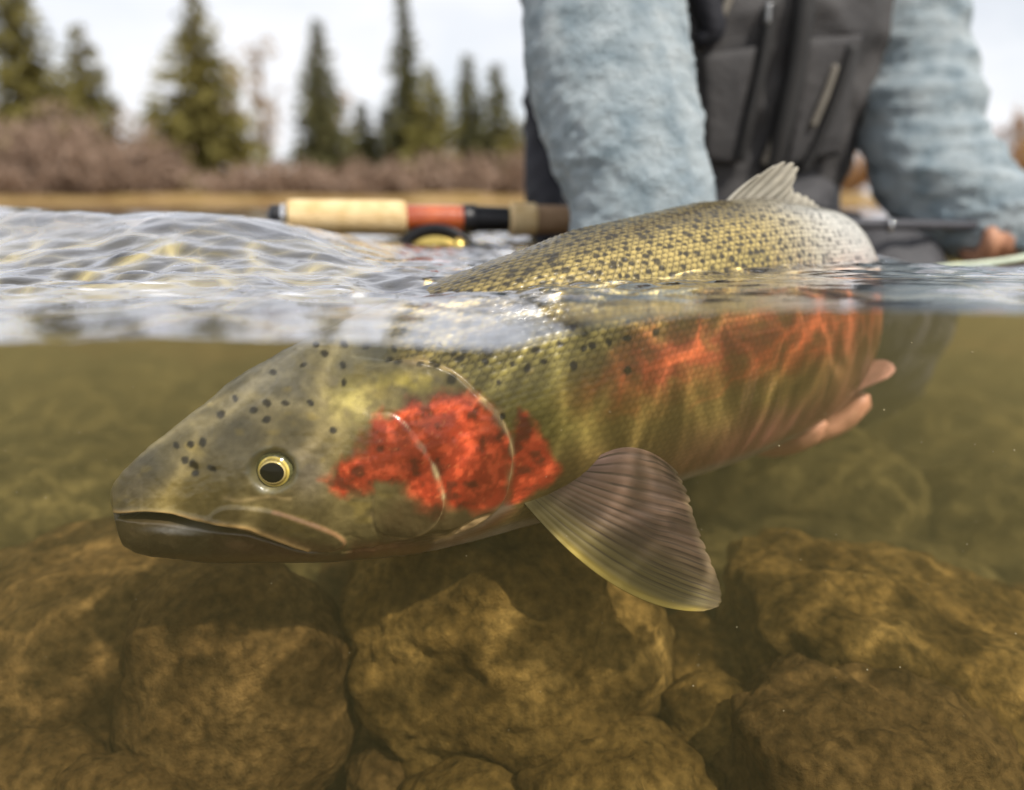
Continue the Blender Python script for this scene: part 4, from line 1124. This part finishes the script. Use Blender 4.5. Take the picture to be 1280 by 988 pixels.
def spruce(u, vtip, vbase, hwpx, y, label, mat=0, seed=0, full=1.0, lean=0.0):
    r = np.random.default_rng(seed + 100)
    base = P(u, 255, y); base.z = bank_z(y) - .1
    H = P(u, vtip, y).z - base.z; RB = hwpx * y / FPX
    t = empty('spruce_tree', base); tag(t, label, 'tree', 'conifers on the far bank')
    V, Q, T = tube([(0, 0, 0), (lean * H * .3, 0, H * .5), (lean * H, 0, H * .99)], [H * .016 + .05, H * .009 + .03, .02], 20, 8)
    link('trunk', mesh_np('trunk', V, Q, T), bark, t)
    C = []; D = []; Ls = []
    nw = int(H * 5)
    for i in range(nw):
        f = (i + r.random() * .6) / nw; f = f ** .9
        z = H * (.06 + .93 * f); env = RB * (1 - f) ** .80 * (.80 + .35 * full) + .15
        nb = int(6 + 8 * (1 - f))
        for b in range(nb):
            a = r.random() * 2 * math.pi; Lb = env * r.uniform(.45, 1.12)
            droop = r.uniform(.15, .5) * (1 - f * .6)
            ns_ = max(3, int(Lb / .16))
            for k in range(ns_):
                q = (k + r.random()) / ns_
                rr = Lb * q; zz = z - droop * rr * (1.0) + .16 * Lb * q * q
                sp = .20 * (1 - q) * Lb * .5 + .05
                C.append((rr * math.cos(a) + r.normal() * sp * .5 + lean * z, rr * math.sin(a) + r.normal() * sp * .5, zz + r.normal() * .07))
                D.append((math.cos(a) + r.normal() * .6, math.sin(a) + r.normal() * .6, -.45 + r.normal() * .35)); Ls.append(r.uniform(.40, .85) * (.6 + .4 * (1 - f)))
    C = np.array(C); D = np.array(D); Ls = np.array(Ls)
    link('crown', spray_mesh('crown', C, D, Ls, Ls * .24, seed), spruce_ms[mat], t)
    return t

def bare_tree(u, vtip, hwpx, y, label, mat, seed, leaf=1.0, name='larch_tree'):
    r = np.random.default_rng(seed + 300)
    base = P(u, 255, y); base.z = bank_z(y) - .1
    H = P(u, vtip, y).z - base.z; RB = hwpx * y / FPX
    t = empty(name, base); tag(t, label, 'tree', 'bare golden trees on the far bank')
    parts = [tube([(0, 0, 0), (r.normal() * .1, 0, H * .5), (r.normal() * .2, 0, H)], [H * .014 + .04, H * .008 + .03, .015], 20, 8)]
    C = []; D = []; Ls = []
    for i in range(int(H * 3.2)):
        f = r.uniform(.22, .98); z = H * f; Lb = RB * (1 - abs(f - .5) * 1.1) * r.uniform(.5, 1.1); a = r.random() * 6.283; up = r.uniform(.2, .7)
        p1 = np.array([Lb * math.cos(a), Lb * math.sin(a), z + up * Lb]); p0 = np.array([0, 0, z]); pm = (p0 + p1) / 2 + np.array([0, 0, .08 * Lb])
        parts.append(tube([p0, pm, p1], [.035, .022, .008], 5, 5, cap=False))
        for k in range(int(26 * leaf)):
            q = r.uniform(.25, 1.05); c = p0 + (p1 - p0) * q + r.normal(size=3) * .16 * (1 + Lb * .2)
            C.append(c); D.append(r.normal(size=3)); Ls.append(r.uniform(.2, .42))
    V, Q, T = join([(a_, b_, c_) for a_, b_, c_ in parts]); link('trunk', mesh_np('trunk', V, Q, T), bark, t)
    C = np.array(C); D = np.array(D); Ls = np.array(Ls); link('crown', spray_mesh('crown', C, D, Ls, Ls * .25, seed), mat, t)

def shrub(u, vtop, wpx, y, label, mat, seed, group, n=900):
    r = np.random.default_rng(seed + 500)
    base = P(u, 255, y); base.z = bank_z(y) - .1
    H = P(u, vtop, y).z - base.z; R = wpx * .5 * y / FPX
    t = empty('shrub', base); tag(t, label, 'shrub', group)
    parts = []; C = []; D = []; Ls = []
    for i in range(26):
        a = r.random() * 6.283; sp = math.sqrt(r.random()) * R; hh = H * (1 - .55 * (sp / R) ** 2) * r.uniform(.7, 1.05)
        x0, y0 = sp * .35 * math.cos(a), sp * .35 * math.sin(a); p0 = np.array([x0, y0, 0]); p1 = np.array([sp * math.cos(a), sp * math.sin(a), hh])
        parts.append(tube([p0, (p0 + p1) / 2 + r.normal(size=3) * .08, p1], [.03, .02, .006], 6, 5, cap=False))
        for k in range(n // 26):
            q = r.uniform(.1, 1.03); c = p0 + (p1 - p0) * q + r.normal(size=3) * np.array([.22, .22, .16]) * (1 + .1 * H)
            C.append(c); D.append(r.normal(size=3) + np.array([0, 0, 1.0])); Ls.append(r.uniform(.30, .70))
    V, Q, T = join(parts); link('stem', mesh_np('stem', V, Q, T), bark, t)
    C = np.array(C); D = np.array(D); Ls = np.array(Ls); link('twigs', spray_mesh('twigs', C, D, Ls, Ls * .14, seed), mat, t)

spruce(50, -70, 255, 62, 52, 'tallest broad olive spruce rising from the mauve shrubs', 0, 1, 1.25)
spruce(122, 28, 255, 62, 56, 'slim pointed spruce beside the tallest broad spruce', 0, 2, .9, .0)
spruce(262, -14, 255, 72, 50, 'dense olive spruce with an even cone shape and full skirt', 0, 3, 1.2)
spruce(408, 22, 255, 40, 55, 'narrow dark spruce standing beside the thin golden larch', 1, 4, 1.1)
spruce(456, 125, 255, 30, 62, 'short spruce between the narrow dark spruce and the tall spire', 1, 5)
spruce(486, 132, 255, 26, 60, 'short dark spruce at the foot of the tall spire', 1, 6)
spruce(511, -18, 255, 30, 58, 'tallest thin spire of a spruce with ragged branches', 1, 7, .8)
spruce(541, 80, 255, 40, 54, 'yellow green spruce beside the tall thin spire', 2, 8, 1.1)
spruce(586, 66, 255, 32, 58, 'dark slender spruce beside the yellow green spruce', 1, 9, .9)
spruce(621, 76, 255, 32, 56, 'dark slender spruce close to the kneeling person', 1, 10, .9)
spruce(648, 150, 255, 40, 54, 'small olive spruce partly behind the person', 0, 12)
spruce(205, 120, 255, 30, 70, 'pale thin spruce behind the dense olive spruce', 2, 13, .6)
spruce(1330, 20, 255, 60, 60, 'spruce on the far bank behind the folded sleeve', 0, 15)
bare_tree(337, 52, 30, 54, 'thin golden larch with few needles and a pale trunk', larch_m, 1)
bare_tree(300, 75, 24, 62, 'faded larch showing behind the dense olive spruce', larch_m, 2, .8)
bare_tree(432, 120, 24, 66, 'faded larch showing behind the narrow dark spruce', larch_m, 3, .8)
bare_tree(100, 130, 26, 64, 'pale orange larch between the broad and the slim spruce', larch_m, 4, .8)
bare_tree(1255, 150, 46, 50, 'rust gold tree behind the folded sleeve', rust_m, 5, 1.4)
for k, (u, vt, w) in enumerate([(-60, 120, 150), (20, 125, 130), (85, 118, 130), (140, 135, 130), (190, 165, 110), (-10, 190, 130), (60, 205, 120), (130, 205, 120), (225, 210, 90)]):
    shrub(u, vt, w, 45 + (k % 3), 'mauve brown leafless shrub in the tall thicket by the tallest spruce', twig_m, k, 'mauve thicket on the far bank', 1500)
for k, (u, vt, w) in enumerate([(300, 212, 80), (350, 204, 80), (390, 210, 70), (440, 206, 80), (500, 200, 80), (545, 186, 80), (590, 192, 80), (640, 186, 80), (690, 190, 80)]):
    shrub(u, vt, w, 45 + (k % 3), 'low mauve brown shrub at the foot of the slender spruces', twig_m, 20 + k, 'low shrubs along the far bank', 900)
for k, (u, vt, w) in enumerate([(1050, 180, 110), (1130, 175, 110), (1220, 190, 100), (1285, 170, 110), (1350, 180, 110)]):
    shrub(u, vt, w, 46 + (k % 3), 'rust coloured shrub on the far bank behind the sleeve', rust_m, 40 + k, 'rust shrubs behind the person', 900)

# ================================================================== DRIFTING SILT
r = np.random.default_rng(3); parts = []
V0, T0 = ICO[1]
n = 700
y = r.uniform(.36, 1.1, n); u = r.uniform(-100, 1400, n); v = r.uniform(420, 960, n)
Vs = []; Ts = []
for k in range(n):
    p = P(u[k], v[k], y[k])
    if p.z < BED + .03 or p.z > LEVEL - .02: continue
    rr = r.uniform(.00014, .00036) * (1 + .6 * (u[k] > 850))
    Ts.append(T0 + sum(len(a) for a in Vs) if False else T0 + len(Vs) * len(V0)); Vs.append(V0 * rr + np.array(p))
tag(link('suspended_silt', mesh_np('suspended_silt', np.vstack(Vs), None, np.vstack(Ts)), plain('pale_silt', (.32, .28, .17), .8)), 'fine pale silt specks drifting in the water', 'silt', kind='stuff')
